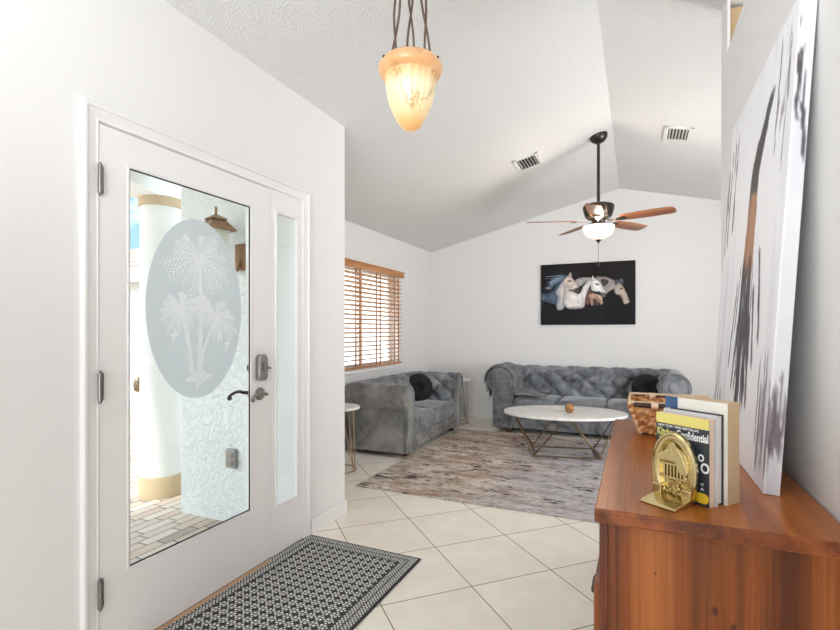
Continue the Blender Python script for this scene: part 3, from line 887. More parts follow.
art([(150, 320), (185, 310), (195, 350), (160, 365)], (96, 118, 138))
art([(245, 213), (262, 186), (285, 178), (302, 190), (331, 225), (356, 265), (352, 294), (336, 299), (320, 281), (290, 276), (265, 286), (250, 266)], (216, 198, 188))
art([(270, 215), (300, 210), (320, 240), (300, 262), (272, 258)], (230, 214, 204))
art([(280, 182), (290, 156), (304, 178), (298, 192)], (206, 190, 182))
art([(276, 214), (300, 215), (296, 222), (280, 221)], (70, 62, 62), 3)
art([(325, 269), (354, 263), (356, 289), (342, 301), (326, 289)], (88, 78, 78))
art([(252, 172), (200, 180), (150, 205), (134, 240), (104, 268), (150, 277), (190, 242), (230, 206), (262, 196)], (66, 82, 96))
art([(138, 240), (165, 208), (238, 178), (226, 194), (182, 222), (155, 247)], (134, 152, 172))
art([(106, 266), (140, 262), (150, 272), (124, 276)], (150, 156, 164))
art([(600, 246), (615, 226), (640, 220), (656, 250), (681, 300), (698, 345), (690, 363), (665, 369), (654, 340), (640, 312), (610, 301), (597, 272)], (184, 168, 156))
art([(602, 270), (620, 254), (641, 284), (626, 306), (605, 296)], (208, 198, 192))
art([(640, 262), (652, 262), (650, 270), (638, 269)], (70, 62, 60), 3)
art([(618, 300), (640, 312), (655, 340), (648, 338), (630, 316)], (112, 94, 86), 3)
art([(684, 340), (694, 342), (692, 350), (684, 348)], (96, 82, 76), 3)
art([(632, 222), (642, 196), (650, 222)], (170, 160, 156), 3)
art([(600, 216), (620, 204), (656, 214), (650, 241), (630, 226), (608, 241)], (84, 90, 102))
art([(648, 206), (657, 203), (655, 222), (646, 224)], (120, 124, 132))
art([(664, 341), (695, 346), (690, 363), (668, 367)], (214, 198, 184))
def vnoise(x, y, seed=0):
    xi, yi = np.floor(x), np.floor(y); fx, fy = x - xi, y - yi
    fx, fy = fx * fx * (3 - 2 * fx), fy * fy * (3 - 2 * fy)
    h = lambda a, b: np.modf(np.abs(np.sin(a * 127.1 + b * 311.7 + seed * 74.7) * 43758.5453))[0]
    return (h(xi, yi) * (1 - fx) + h(xi + 1, yi) * fx) * (1 - fy) + (h(xi, yi + 1) * (1 - fx) + h(xi + 1, yi + 1) * fx) * fy
def fbm(x, y, seed=0, o=4):
    return sum(vnoise(x * 2 ** k, y * 2 ** k, seed + k) * .5 ** (k + 1) for k in range(o)) / (1 - .5 ** o)
def sdist(px, py, poly):
    ins = np.zeros(px.shape, bool); d2 = np.full(px.shape, 1e9); n = len(poly)
    for i in range(n):
        (x0, y0), (x1, y1) = poly[i], poly[(i + 1) % n]
        c = ((y0 > py) != (y1 > py)) & (px < (x1 - x0) * (py - y0) / ((y1 - y0) or 1e-9) + x0); ins ^= c
        dx, dy = x1 - x0, y1 - y0; t = np.clip(((px - x0) * dx + (py - y0) * dy) / (dx * dx + dy * dy + 1e-12), 0, 1)
        d2 = np.minimum(d2, (px - x0 - t * dx) ** 2 + (py - y0 - t * dy) ** 2)
    return np.where(ins, 1, -1) * np.sqrt(d2)
def lin(a): return np.where(a <= .04045, a / 12.92, ((np.maximum(a, 0) + .055) / 1.055) ** 2.4)
def paint(o, rgb):
    at = o.data.color_attributes.new('paint', 'FLOAT_COLOR', 'POINT')
    out = np.ones((len(rgb), 4), np.float32); out[:, :3] = lin(np.clip(rgb / 255, 0, 1)); at.data.foreach_set('color', out.ravel())
GX, GY = 234, 162
gx, gy = np.meshgrid(np.linspace(0, PW - .004, GX), np.linspace(0, PH - .004, GY))
bg = 26 + 16 * fbm(gx * 3, gy * 3, 5)
img = np.stack([bg + 4 * gy / PH, bg + 1, bg + 6 * (1 - gy / PH)], -1)
wx = gx + .012 * (fbm(gx * 22, gy * 22, 11) - .5); wy = gy + .012 * (fbm(gx * 22, gy * 22, 17) - .5)
for i, (P, rgb) in enumerate(ART):
    sd = sdist(wx, wy, P)
    al = np.clip(sd / .012 + .55, 0, 1); al = al * al * (3 - 2 * al)
    if len(P) > 50: al *= np.clip((wy - .20 * PH) / (.10 * PH), 0, 1)
    nz = fbm(wx * 9 + i, wy * 14, 30 + i)
    sh = (.86 + .22 * np.clip(sd / .05, 0, 1)) * (.84 + .32 * nz)
    col = np.array(rgb, float) * sh[..., None]
    img = img * (1 - al[..., None]) + col * al[..., None]
# fine hair lines of mane and coat
rh = random.Random(4)
def hair(x0, y0, x1, y1, w, rgb, a):
    global img
    def uv(p):
        u = (p[0] - 76) / 664; top_ = 108 - 40 * u; bot = 522 - 12 * u
        return u * PW, (bot - p[1]) / (bot - top_) * PH
    (ax, ay), (bx_, by_) = uv((x0, y0)), uv((x1, y1))
    dx, dy = bx_ - ax, by_ - ay; t = np.clip(((wx - ax) * dx + (wy - ay) * dy) / (dx * dx + dy * dy), 0, 1)
    d = np.sqrt((wx - ax - t * dx) ** 2 + (wy - ay - t * dy) ** 2)
    al = np.clip(1 - d / w, 0, 1)[..., None] * a
    img = img * (1 - al) + np.array(rgb, float) * al
for k in range(26):
    x0 = rh.uniform(225, 258); y0 = rh.uniform(172, 210); hair(x0, y0, x0 - rh.uniform(60, 140), y0 + rh.uniform(0, 80), .006, rh.choice([(150, 166, 184), (40, 56, 74), (96, 118, 140)]), .6)
for k in range(20):
    x0 = rh.uniform(100, 200); y0 = rh.uniform(285, 330); hair(x0, y0, x0 + rh.uniform(-30, 30), y0 + rh.uniform(20, 60), .008, rh.choice([(120, 140, 160), (44, 62, 80)]), .5)
for k in range(16):
    x0 = rh.uniform(430, 500); y0 = rh.uniform(305, 335); hair(x0, y0, x0 + rh.uniform(5, 25), y0 + rh.uniform(25, 50), .006, rh.choice([(226, 200, 180), (120, 84, 70)]), .6)
for k in range(14):
    x0 = rh.uniform(340, 440); hair(x0, rh.uniform(196, 225), x0 + rh.uniform(20, 50), rh.uniform(196, 215), .006, rh.choice([(206, 202, 200), (120, 114, 112)]), .5)
bpy.data.objects.remove(face)
mb = MB(); mb.grid([[(.002 + gx[j, i], -.001, .002 + gy[j, i]) for i in range(GX)] for j in range(GY)])
face = mb.build('print', 'horse_print', pic); paint(face, img.reshape(-1, 3))

# ------------------------------------------------------------------ chesterfield seats
def tuft(u, v, a, b):
    p, q = u / a + v / b, u / a - v / b
    s = abs(math.sin(math.pi * p) * math.sin(math.pi * q))
    return s ** .42
def chesterfield(name, Win, D, H, Rr, seat, zb, ncush, label, cat, mats):
    root = tag(empty(name), label, cat)
    m_in, m_out, m_cush = mats
    zc = H - Rr; ob = Rr * 2 - .075
    DEP = .068; a, b = .265, .235
    prof = []                                   # (o, z, no, nz, arc, weight)
    arc = 0.; z0 = seat - .12
    nz_ = 14
    for i in range(nz_):
        z_ = z0 + (zc - z0) * i / nz_
        prof.append((0., z_, -1., 0., z_ - zc, 1. if z_ > seat - .02 else .6))
    for i in range(41):
        th = 180 - 245 * i / 40
        t_ = R(th); w = 1. if th > 120 else max(0., (th - 60) / 60)
        prof.append((Rr + Rr * math.cos(t_), zc + Rr * math.sin(t_), math.cos(t_), math.sin(t_), (180 - th) * math.pi / 180 * Rr, w))
    eo, ez = prof[-1][0], prof[-1][1]
    for k in range(1, 5): prof.append((eo + (ob - eo) * min(1, k / 2), ez - .02 * k, 1, 0, 0, 0))
    prof.append((ob, zb, 1, 0, 0, 0))
    Yi = D - 2 * Rr
    hx = Win / 2
    def tuft_d(u, p):
        vv = p[4]
        d = (tuft(u, vv, a, b) - .72) * DEP
        if p[5] < 1 and vv > 0:                 # pleats over the roll
            d2 = (abs(math.sin(math.pi * u / a * 2)) ** .5 - .7) * DEP * .5
            d = d * p[5] + d2 * (1 - p[5]) * (1 if p[5] > 0 else 0)
        return d * p[5] ** .5 if p[5] > 0 else 0
    rows = []
    NU = int(Win / .013)
    for p in prof:
        row = []
        for i in range(NU + 1):
            s = i / NU; xx = -(hx + p[0]) + 2 * (hx + p[0]) * s
            d = tuft_d(xx, p)
            e = min(1, min(s, 1 - s) * 14)
            d *= e
            row.append((xx, Yi + p[0] + p[2] * d, p[1] + p[3] * d))
        rows.append(row)
    mb = MB(); mb.grid(rows); mb.build('backrest', m_in, root, smooth=True, angle=180)
    for sd in (-1, 1):
        rows = []
        for p in prof:
            L = Yi + p[0]; NV = int(L / .014); row = []
            NV = int(Yi / .013)
            for i in range(NV + 1):
                s = i / NV; yy = L * s
                d = tuft_d(yy - Yi, p) * min(1, (1 - s) * 14) * min(1, s * 10 + .15)
                if abs(p[1] - 0) < 0: pass
                row.append((sd * (hx + p[0] + p[2] * d), yy, p[1] + p[3] * d))
            rows.append(row)
        # outer arm in a separate tone: reuse the same sheet, tufted inside, plain outside
        mb = MB(); mb.grid(rows); arm = mb.build('armrest', m_out if sd == -1 and cat == 'loveseat' else m_in, root, smooth=True, angle=180)
        # scroll-shaped front panel with double piping
        outl = [(.0, zb), (.0, zc)]
        for i in range(1, 36):
            t_ = R(180 - 245 * i / 35); outl.append((Rr + Rr * math.cos(t_), zc + Rr * math.sin(t_)))
        outl += [(ob, ez - .045), (ob, zb)]
        mb = MB(); mb.prism([(sd * (hx + o), z_) for o, z_ in outl], .025, lambda u, v, w: (u, -.012 + w, v))
        fp = mb.build('arm_front', m_out, arm, bevel=.006)
        mb = MB()
        def inset(k):
            c = Vector((ob / 2, (zb + zc) / 2)); res = []
            for i, (o, z_) in enumerate(outl):
                if z_ > zc - Rr * .75 and i not in (0, len(outl) - 1):
                    cc = Vector((Rr, zc)); dv = (Vector((o, z_)) - cc); res.append(cc + dv * (1 - k / Rr))
                else:
                    res.append(Vector((min(max(o, k), ob - k), max(z_, zb + .004))))
            return res
        for k in (.004, .026):
            mb.tube([(sd * (hx + q[0]), -.013, q[1]) for q in inset(k)], .0055, 8)
        mb.build('piping', m_cush, fp, smooth=True)
        if Rr > .14:                              # centre button of the scroll
            mb = MB(); mb.lathe([(.066, 0), (.06, .012), (.03, .02), (.004, .022)], 24, (sd * (hx + Rr), -.012, zc), mtx=Matrix.Rotation(R(90), 3, 'X')); mb.build('scroll_boss', m_out, fp, smooth=True)
    rail_top = seat - .185
    mb = MB(); mb.box(-hx, .012, zb, hx, D - 2 * Rr + ob * .5, rail_top); fr = mb.build('seat_base', m_out, root, bevel=.012)
    nb = max(5, int(Win / .20))
    for k in range(nb):
        xx = -hx + Win * (k + .5) / nb
        mb = MB(); mb.lathe([(.012, 0), (.010, .006), (.003, .009)], 10, (xx, .012, zb + (rail_top - zb) * .55), mtx=Matrix.Rotation(R(90), 3, 'X'))
        mb.build('rail_button', m_cush, fr, smooth=True)
    w = Win / ncush
    for k in range(ncush):
        mb = MB(); rbox(mb, -hx + w * k + .004, .0, rail_top + .002, -hx + w * (k + 1) - .004, Yi + .02, seat, .035, 10, .022)
        cu = mb.build('seat_cushion', m_cush, root, smooth=True, angle=180)
    inx, iny = hx + .05, .07
    for fx, fy in ((-inx, iny), (inx, iny), (-inx, D - 2 * Rr + .05), (inx, D - 2 * Rr + .05)):
        mb = MB(); mb.lathe([(.026, 0), (.036, .012), (.038, zb * .5), (.03, zb + .004)], 20, (fx, fy, 0)); mb.build('foot', 'mahogany', root, smooth=True)
    return root
love = chesterfield('chesterfield_loveseat', 1.22, .715, .715, .13, .375, .05, 2, 'grey velvet two seat tufted loveseat under the window', 'loveseat', ('velvet_blue_grey', 'velvet_taupe_grey', 'velvet_cushion'))
love.location = (-2.035, 5.01, 0); love.rotation_euler = (0, 0, R(90))
sofa = chesterfield('chesterfield_sofa', 1.60, .80, .785, .155, .42, .06, 3, 'long grey velvet tufted sofa along the back wall', 'sofa', ('velvet_blue_grey', 'velvet_blue_grey', 'velvet_cushion'))
sofa.location = (-.575, 5.83, 0)

def round_pillow(loc, axis, Rp, label):
    root = empty('round_pillow', loc)
    root.rotation_euler = Vector(axis).to_track_quat('Z', 'Y').to_euler()
    tag(root, label, 'pillow', 'round black pillows')
    mb = MB(); N = 72; rows = []
    def prof_(r): return .062 * (max(0, 1 - r ** 2.6)) ** .5 * (1 - .60 * math.exp(-(r / .16) ** 2))
    for side in (1, -1):
        rs = [0.02, .06, .12, .2, .3, .42, .55, .68, .8, .9, .96, 1.0]
        if side == -1: rs = rs[::-1]
        for r in rs:
            rows.append([(r * Rp * math.cos(2 * math.pi * k / N), r * Rp * math.sin(2 * math.pi * k / N), side * prof_(r) * (1 + .10 * (1 - r) * math.cos(18 * 2 * math.pi * k / N))) for k in range(N)])
    mb.grid(rows, True); mb.build('pillow_body', 'pillow_black', root, smooth=True, angle=180)
    mb = MB(); mb.lathe([(.022, .022), (.02, .032), (.006, .037)], 20); mb.build('centre_button', 'pillow_black', root, smooth=True)
    return root
round_pillow((-2.43, 5.43, .548), (.62, -.75, .22), .17, 'round black tufted pillow on the loveseat by the window')
round_pillow((.105, 6.07, .60), (-.10, -.95, .28), .155, 'round black tufted pillow at the right end of the long sofa')

# throw over the left arm of the sofa
th = MB(); rr_ = random.Random(5)
SX, SY = sofa.location.x, sofa.location.y
hx, Rr, H = .80, .155, .785; zc = H - Rr
def fold(s, k): return .014 * math.sin(s * 31 + k) + .010 * math.sin(s * 57 + 1.7 * k + 1) + .006 * math.sin(s * 113 - 2 * k)
rows = []
path = []
for i in range(10): path.append((2 * Rr + .012 - (.02 if i < 9 else 0), .36 + (zc - .36) * i / 10, 1, 0))
for i in range(31):
    t_ = R(-10 + 190 * i / 30); path.append((Rr + (Rr + .020) * math.cos(t_), zc + (Rr + .020) * math.sin(t_), math.cos(t_), math.sin(t_)))
for i in range(1, 9): path.append((-.022, zc - (zc - .47) * i / 8, -1, 0))
for i in range(1, 15): path.append((-.03 - .40 * i / 14, .458, 0, 1))
NP = len(path)
for j, p in enumerate(path):
    row = []
    for i in range(61):
        s = i / 60
        skew = .10 * (j / NP)
        yy = -.035 + (.46 + skew) * s
        f = fold(s * 1.2, j * .10) * min(1, j / 6)
        f = abs(f) * .9 + .002
        zz_ = p[1]
        if j < 10:
            lift = .10 + .05 * math.sin(i * .21) + .03 * math.sin(i * .57 + 1); zz_ = .36 + lift + (zc - .36 - lift) * j / 10
        ox = p[0]
        if p[3] == 1:
            ox = -.03 + (p[0] + .03) * (.72 + .22 * math.sin(i * .13 + .5) + .10 * math.sin(i * .41)); f = f * 1.3
        row.append((SX - hx - ox - p[2] * f, SY + yy, zz_ + p[3] * f))
    rows.append(row)
th.grid(rows)
rows = []
for j in range(26):
    s = j / 25; row = []
    for i in range(41):
        o = -.03 + .27 * i / 40
        zt = zc + math.sqrt(max(.0005, (Rr + .018) ** 2 - (o - Rr) ** 2))
        yy = -.030 if s > .1 else -.030 + .03 * (1 - s / .1)
        zz = zt - s * (zt - .13 - .03 * math.sin(i * .6))
        f = .012 * math.sin(i * .95 + s) * min(1, s * 5) + .006 * math.sin(i * 2.1)
        squeeze = 1 - .25 * s
        row.append((SX - hx - (.10 + (o - .10) * squeeze), SY + yy - abs(f) - .004, zz))
    rows.append(row)
th.grid(rows)
tag(th.build('throw_blanket', 'throw_grey', None, smooth=True, solid=.006, angle=180), 'crumpled grey throw draped over the left arm of the long sofa', 'blanket')

# ------------------------------------------------------------------ rugs
mb = MB(); mb.box(-2.045, 3.33, .001, 1.02, 5.77, .010)
tag(mb.build('area_rug', 'distressed_rug', bevel=.003), 'large distressed beige and grey rug under the coffee table', 'rug')
mb = MB(); mb.box(-.375, -.565, 0, .375, .565, .009)
em = mb.build('entry_mat', 'entry_mat_weave', bevel=.003)
em.location = (-1.449, 1.850, .0005); em.rotation_euler = (0, 0, R(-.8))
tag(em, 'black and white patterned mat in front of the front door', 'doormat')

# ------------------------------------------------------------------ coffee table
ct = tag(empty('coffee_table', (-.66, 5.06, .010), R(13)), 'oval white marble coffee table with bronze wire legs on the rug', 'coffee table')
mb = MB(); n = 96
top_poly = lambda k: [((.60 + k) * math.cos(2 * math.pi * i / n), (.40 + k) * math.sin(2 * math.pi * i / n)) for i in range(n)]
mb.prism(top_poly(0), .028, lambda u, v, w: (u, v, .392 + w)); mb.build('tabletop', 'white_marble', ct, bevel=.006)
bx, by = .31, .20
zb_ = .008
BL = [(-bx, -by), (bx, -by), (bx, by), (-bx, by)]
mb = MB()
for i in (0, 2):
    a, b = BL[i], BL[(i + 1) % 4]; mb.tube([(*a, zb_), (*b, zb_)], .007, 8)
for sx in (-1, 1): mb.box(sx * bx - .012, -by - .01, 0, sx * bx + .012, by + .01, .016)
mb.build('base_frame', 'antique_brass', ct)
TL, TR, FM, BM = (-.50, -.02), (.50, .02), (0, -.30), (0, .30)
for tp, bs in ((TL, (0, 3)), (TR, (1, 2)), (FM, (0, 1)), (BM, (3, 2))):
    for k, bi in enumerate(bs):
        off = .02 * (1 if k else -1)
        t3 = (tp[0] + (off if tp in (FM, BM) else 0), tp[1] + (off if tp in (TL, TR) else 0), .393)
        mb = MB(); mb.tube([t3, (*BL[bi], zb_)], .0075, 8); mb.build('leg_rod', 'antique_brass', ct, smooth=True)
mb = MB(); rows = []
mb.lathe([(.004, -.038)] + [(.042 * math.cos(R(a)), .042 * math.sin(R(a))) for a in range(-70, 75, 10)] + [(.004, .0415)], 24)
for k in range(7):
    a = k * math.pi / 7; mb.tube([(.0425 * math.cos(t_) * math.cos(a), .0425 * math.cos(t_) * math.sin(a), .0425 * math.sin(t_)) for t_ in [2 * math.pi * i / 24 for i in range(24)]], .003, 6, True)
bo = mb.build('decor_ball', 'woven_ball', smooth=True); bo.location = (-.60, 4.99, .43 + .0455)
tag(bo, 'small brown wooden ball on the coffee table', 'decor ball')
mb = MB(); mb.lathe([(.045, 0), (.055, .004), (.056, .012), (.050, .010), (.02, .007), (.004, .007)], 32)
co = mb.build('small_dish', 'chalk_white', smooth=True); co.location = (-.735, 5.06, .4305)
tag(co, 'flat white dish beside the brown ball on the coffee table', 'dish')

# ------------------------------------------------------------------ side tables
def side_table(loc, h, r, rz, label):
    st = tag(empty('side_table', loc, rz), label, 'side table', 'round marble side tables')
    mb = MB(); mb.lathe([(r - .006, h - .024), (r, h - .02), (r, h - .004), (r - .004, h)], 64); mb.build('tabletop', 'white_marble', st, smooth=True)
    for k in range(3):
        a = 2 * math.pi * k / 3
        c, s = math.cos(a), math.sin(a)
        w = .055; ra, rb = r * .72, r * .80
        tp = lambda q, rr: (rr * c - q * s, rr * s + q * c)
        mb = MB()
        pts = [(*tp(-w, ra - .02), h - .024), (*tp(-.018, rb), .012), (*tp(0, rb + .002), .006), (*tp(.018, rb), .012), (*tp(w, ra - .02), h - .024)]
        mb.tube(pts, .0055, 8)
        mb.tube([(*tp(-.018, rb), .02), (0.02 * c, .02 * s, h - .03)], .0045, 8)
        mb.build('leg', 'hair_pin_gold', st, smooth=True)
    mb = MB(); mb.tube([(r * .80 * math.cos(2 * math.pi * i / 48), r * .80 * math.sin(2 * math.pi * i / 48), .008) for i in range(48)], .0055, 8, True); mb.build('base_ring', 'hair_pin_gold', st, smooth=True)
    return st
side_table((-2.425, 3.66, 0), .572, .19, R(8), 'round marble side table half hidden by the foyer wall corner, before the loveseat')
side_table((-2.22, 6.21, 0), .585, .20, R(-12), 'round marble side table in the far corner between loveseat and long sofa')

# ------------------------------------------------------------------ dresser
ZT = .84
dr = tag(empty('dresser', (0, 0, 0)), 'reddish brown pine dresser against the right wall', 'dresser')
TX0, TX1, TY0, TY1 = -.088, XC - .004, 1.183, 2.412
mb = MB(); mb.box(TX0, TY0, ZT - .033, TX1, TY1, ZT); top = mb.build('top', ['dresser_top_wood', 'dresser_edge_wood'], dr, bevel=.005, seg=3)
for pl in top.data.polygons:
    if abs(pl.normal.z) < .5: pl.material_index = 1
BX0, BX1, BY0, BY1 = -.079, XC - .016, 1.213, 2.385
mb = MB(); mb.box(BX0 + .006, BY0 + .004, .06, BX1, BY1 - .004, ZT - .033); mb.build('carcass', 'dresser_side_wood', dr)
mb = MB()
for yy in (BY0, BY1 - .045): mb.box(BX0, yy, 0, BX0 + .019, yy + .045, ZT - .033)
mb.box(BX0, BY0 + .045, .635, BX0 + .018, BY1 - .045, ZT - .033); mb.box(BX0, BY0, .05, BX0 + .02, BY1, .11)
mb.build('front_frame', 'dresser_dark_wood', dr, bevel=.002)
for yy in (BY0, BY1 - .045):
    mb = MB(); mb.box(BX1 - .042, yy + .002, 0, BX1, yy + .045, .07)
    mb.build('rear_foot', 'dresser_dark_wood', dr)
nY = 2
dw = (BY1 - BY0 - .09 - .02) / nY
for r_i, (za, zb2) in enumerate(((.38, .625), (.12, .365))):
    for k in range(nY):
        ya = BY0 + .05 + k * (dw + .01)
        mb = MB(); mb.box(BX0 - .016, ya, za, BX0 + .01, ya + dw, zb2); d_ = mb.build('drawer', 'dresser_side_wood', dr, bevel=.004)
        mb = MB(); zc_ = (za + zb2) / 2; yc = ya + dw * .5
        mb.tube(catmull([(BX0 - .016, yc - .05, zc_), (BX0 - .034, yc - .045, zc_ - .006), (BX0 - .036, yc, zc_ - .012), (BX0 - .034, yc + .045, zc_ - .006), (BX0 - .016, yc + .05, zc_)], 4, False), .005, 8)
        mb.build('drawer_pull', 'bronze', d_, smooth=True)

# ------------------------------------------------------------------ leaning canvas
CT, CL, CH = .034, .925, 1.235
NS_, NZ_ = 150, 210
per = np.concatenate([np.linspace(-CT, 0, 9), np.linspace(0, CL, NS_)[1:]])      # <0: near edge of the stretched canvas, >0: its face
zz = np.linspace(0, CH, NZ_)
cs, cz_ = np.meshgrid(per, zz)
im = np.ones(cs.shape + (3,)) * np.array([243, 243, 247.])
im -= (26 * np.clip(fbm(cs * 18, cz_ * 2.2, 3) - .52, 0, 1) * 2.2)[..., None] * np.array([1, 1, .7])
wob = .010 * (fbm(cs * 30, cz_ * 9, 8) - .5) * 2
rag = fbm(cs * 90, cz_ * 14, 12)
def brush(pts, w, rgb, a, dry=.45):
    global im
    zs = [p[1] for p in pts]; ss = [p[0] for p in pts]
    if zs[0] > zs[-1]: zs = zs[::-1]; ss = ss[::-1]
    c = np.interp(cz_, zs, ss)
    inz = np.clip((cz_ - zs[0]) / .05, 0, 1) * np.clip((zs[-1] - cz_) / .05, 0, 1)
    al = np.clip(1.3 - np.abs(cs + wob - c) / w, 0, 1) * inz
    al = np.clip((al - dry * (1 - rag) * 1.4) * 2.2, 0, 1)[..., None] * a
    im = im * (1 - al) + np.array(rgb, float) * al
rc = random.Random(11)
line = [(.19, 1.12), (.29, 1.02), (.37, .90), (.385, .62), (.40, .40), (.42, .12)]
at_z = lambda q: float(np.interp(q, [p[1] for p in line][::-1], [p[0] for p in line][::-1]))
for k in range(26):
    z0 = rc.uniform(.62, .95); z1 = min(1.12, z0 + rc.uniform(.12, .3)); o = rc.gauss(0, .030)
    brush([(at_z(z) + o, z) for z in np.linspace(z0, z1, 5)], rc.uniform(.012, .026), (62, 58, 60), .95, .42)
for k in range(16):
    o = rc.uniform(-.075, .065); brush([(.39 + o * .6, .86), (.41 + o, .55)], rc.uniform(.014, .026), rc.choice([(178, 130, 96), (160, 110, 76), (196, 156, 124)]), .85, .3)
for k in range(52):
    o = rc.gauss(0, .075); z0 = rc.uniform(.08, .40); z1 = z0 + rc.uniform(.15, .40)
    brush([(.40 + o * 1.1, z0), (.40 + o * .7, min(z1, .68))], rc.uniform(.007, .018), rc.choice([(58, 56, 62), (84, 82, 88), (70, 64, 68)]), .9, .5)
for k in range(12):
    o = rc.uniform(.70, .92); z1 = rc.uniform(.9, 1.22); brush([(o, z1 - rc.uniform(.1, .3)), (o, z1)], rc.uniform(.006, .016), (84, 80, 84), .8, .55)
for k in range(8):
    o = rc.uniform(.74, .92); z0 = rc.uniform(0, .15); brush([(o, z0), (o, z0 + rc.uniform(.1, .3))], rc.uniform(.006, .014), (70, 72, 80), .8, .55)
for k in range(12):
    o = rc.uniform(.02, .16); z1 = rc.uniform(1.0, 1.24); brush([(o + .01, z1 - rc.uniform(.1, .3)), (o, z1)], rc.uniform(.004, .012), (96, 90, 94), .7, .6)
for k in range(16):
    o = rc.uniform(.0, .14); z0 = rc.uniform(0, .12); brush([(o, z0), (o, z0 + rc.uniform(.08, .30))], rc.uniform(.004, .012), rc.choice([(112, 104, 116), (140, 132, 144)]), .7, .55)
for k in range(10):
    o = rc.uniform(-.03, -.004); z1 = rc.uniform(.95, 1.24); brush([(o, z1 - rc.uniform(.08, .22)), (o, z1)], rc.uniform(.003, .006), (70, 62, 66), .9, .6)
for k in range(14):
    o = rc.uniform(-.032, 0); z0 = rc.uniform(0, .12); brush([(o, z0), (o, z0 + rc.uniform(.06, .26))], rc.uniform(.003, .007), rc.choice([(96, 84, 90), (128, 116, 122)]), .6, .55)
mb = MB()
mb.grid([[(-CT + max(-p_, 0), max(p_, 0), z_) for p_ in per] for z_ in zz])
mb.add([(0, 0, 0), (0, CL, 0), (0, CL, CH), (0, 0, CH), (-CT, 0, 0), (-CT, CL, 0), (-CT, CL, CH), (-CT, 0, CH)], [(0, 1, 2, 3), (1, 5, 6, 2), (3, 2, 6, 7), (0, 4, 5, 1)])
im[:, :8] *= .90  # shade put into the near edge's colour, where it rendered too bright
cv = mb.build('leaning_canvas', 'abstract_canvas_paint')
paint(cv, np.concatenate([im.reshape(-1, 3), np.full((8, 3), 240.)]))
cv.location = (.3235, 1.452, ZT + .0005); cv.rotation_euler = (0, R(3.55), 0)
tag(cv, 'tall white abstract canvas with dark strokes leaning on the wall above the dresser', 'painting')

# ------------------------------------------------------------------ wicker basket
bk = tag(empty('wicker_basket', (.125, 2.20, ZT)), 'orange brown wicker basket at the far end of the dresser', 'basket')
w0, w1, l0, l1, hB = .108, .148, .105, .145, .125
mb = MB(); NR = 9
def rect_pt(s, w, l):
    s = s % 1 * 4; k = int(s); f = s - k
    c = [(-w, -l), (w, -l), (w, l), (-w, l)]
    a, b = c[k], c[(k + 1) % 4]; return (a[0] + (b[0] - a[0]) * f, a[1] + (b[1] - a[1]) * f)
NS = 4 * 22
for r_i in range(NR):
    s = (r_i + .5) / NR; w = w0 + (w1 - w0) * s; l = l0 + (l1 - l0) * s
    pts = []
    for i in range(NS):
        x_, y_ = rect_pt(i / NS, w, l); o = .0045 * math.cos(math.pi * (i + r_i)) ; z_ = .006 + (hB - .01) * s + .004 * math.sin(i * .9 + r_i * 2)
        nx = x_ / w if abs(abs(x_) - w) < .001 else 0; ny = y_ / l if abs(abs(y_) - l) < .001 else 0
        pts.append((x_ + nx * o, y_ + ny * o, z_))
    mb.tube(pts, .0078, 6, True)
mb.build('woven_wall', 'wicker', bk, smooth=True)
mb = MB(); mb.box(-w0, -l0, .0, w0, l0, .006); mb.build('bottom', 'wicker_dark', bk)
mb = MB()
for sx in (-1, 1):
    for sy in (-1, 1): mb.tube([(sx * w0, sy * l0, .004), (sx * w1, sy * l1, hB + .004)], .006, 8)
mb.tube([(*rect_pt(i / 4, w1, l1), hB + .004) for i in range(4)], .006, 8, True)
mb.build('rim', 'wicker_pale', bk, smooth=True)
for sy in (-1, 1):
    mb = MB(); mb.tube([(-w1 + .015, sy * (l1 + .004), hB - .004), (w1 - .015, sy * (l1 + .004), hB - .004)], .010, 10)
    hd = mb.build('handle_bar', 'wicker_dark', bk, smooth=True)
    for xx in (-.06, .06):
        mb = MB(); mb.tube([(xx - .012 + .008 * k, sy * (l1 + .004), hB - .004) for k in range(4)], .014, 10); mb.build('binding', 'wicker_pale', hd, smooth=True)

# ------------------------------------------------------------------ books and bookend
ANG = math.atan2(-.6, .8)
P0 = Vector((.154, 1.289, ZT))
def book(name, off, thick, wid, hgt, front, back, spine, pages, label, hard=False, left=0.):
    b = tag(empty(name, P0 + Matrix.Rotation(ANG, 3, 'Z') @ Vector((left, off, 0)), ANG), label, 'book', 'books held by the brass bookend')
    ct_ = .0022 if hard else .0008
    ov_ = .004 if hard else 0.
    mb = MB(); mb.box(-wid + ct_ + .001, ct_, ov_, -ov_, thick - ct_, hgt - ov_)
    mb.build('pages', pages, b)
    mb = MB(); mb.cur = 0; mb.box(-wid, 0, 0, 0, ct_, hgt); mb.cur = 1; mb.box(-wid, thick - ct_, 0, 0, thick, hgt); mb.cur = 2; mb.box(-wid, ct_, 0, -wid + ct_, thick - ct_, hgt)
    cvr = mb.build('cover', [front, back, spine], b)
    return b, cvr
b1, cv1 = book('paperback_book', 0, .023, .133, .203, 'cover_navy', 'cover_charcoal', 'cover_navy', 'pages_pink', 'navy paperback with yellow top band, first book behind the brass bookend')
b2, _ = book('paperback_book', .0245, .026, .134, .211, 'cover_pale_grey', 'cover_charcoal', 'cover_pale_grey', 'pages_white', 'pale grey book between the navy paperback and the thick cream book', True, left=.004)
b3, _ = book('hardcover_book', .052, .050, .155, .238, 'cover_cream', 'pages_tan', 'cover_blue', 'pages_tan', 'thick cream book with blue spine and tan page edges, nearest the leaning canvas', False, left=.012)
mb = MB(); mb.box(-.1552, -.0007, .0, -.122, .003, .2381); mb.build('spine_wrap', 'cover_blue', b3)
mb = MB(); mb.box(-.133, -.0006, .178, 0, 0, .203); band = mb.build('title_band', 'cover_yellow', cv1)
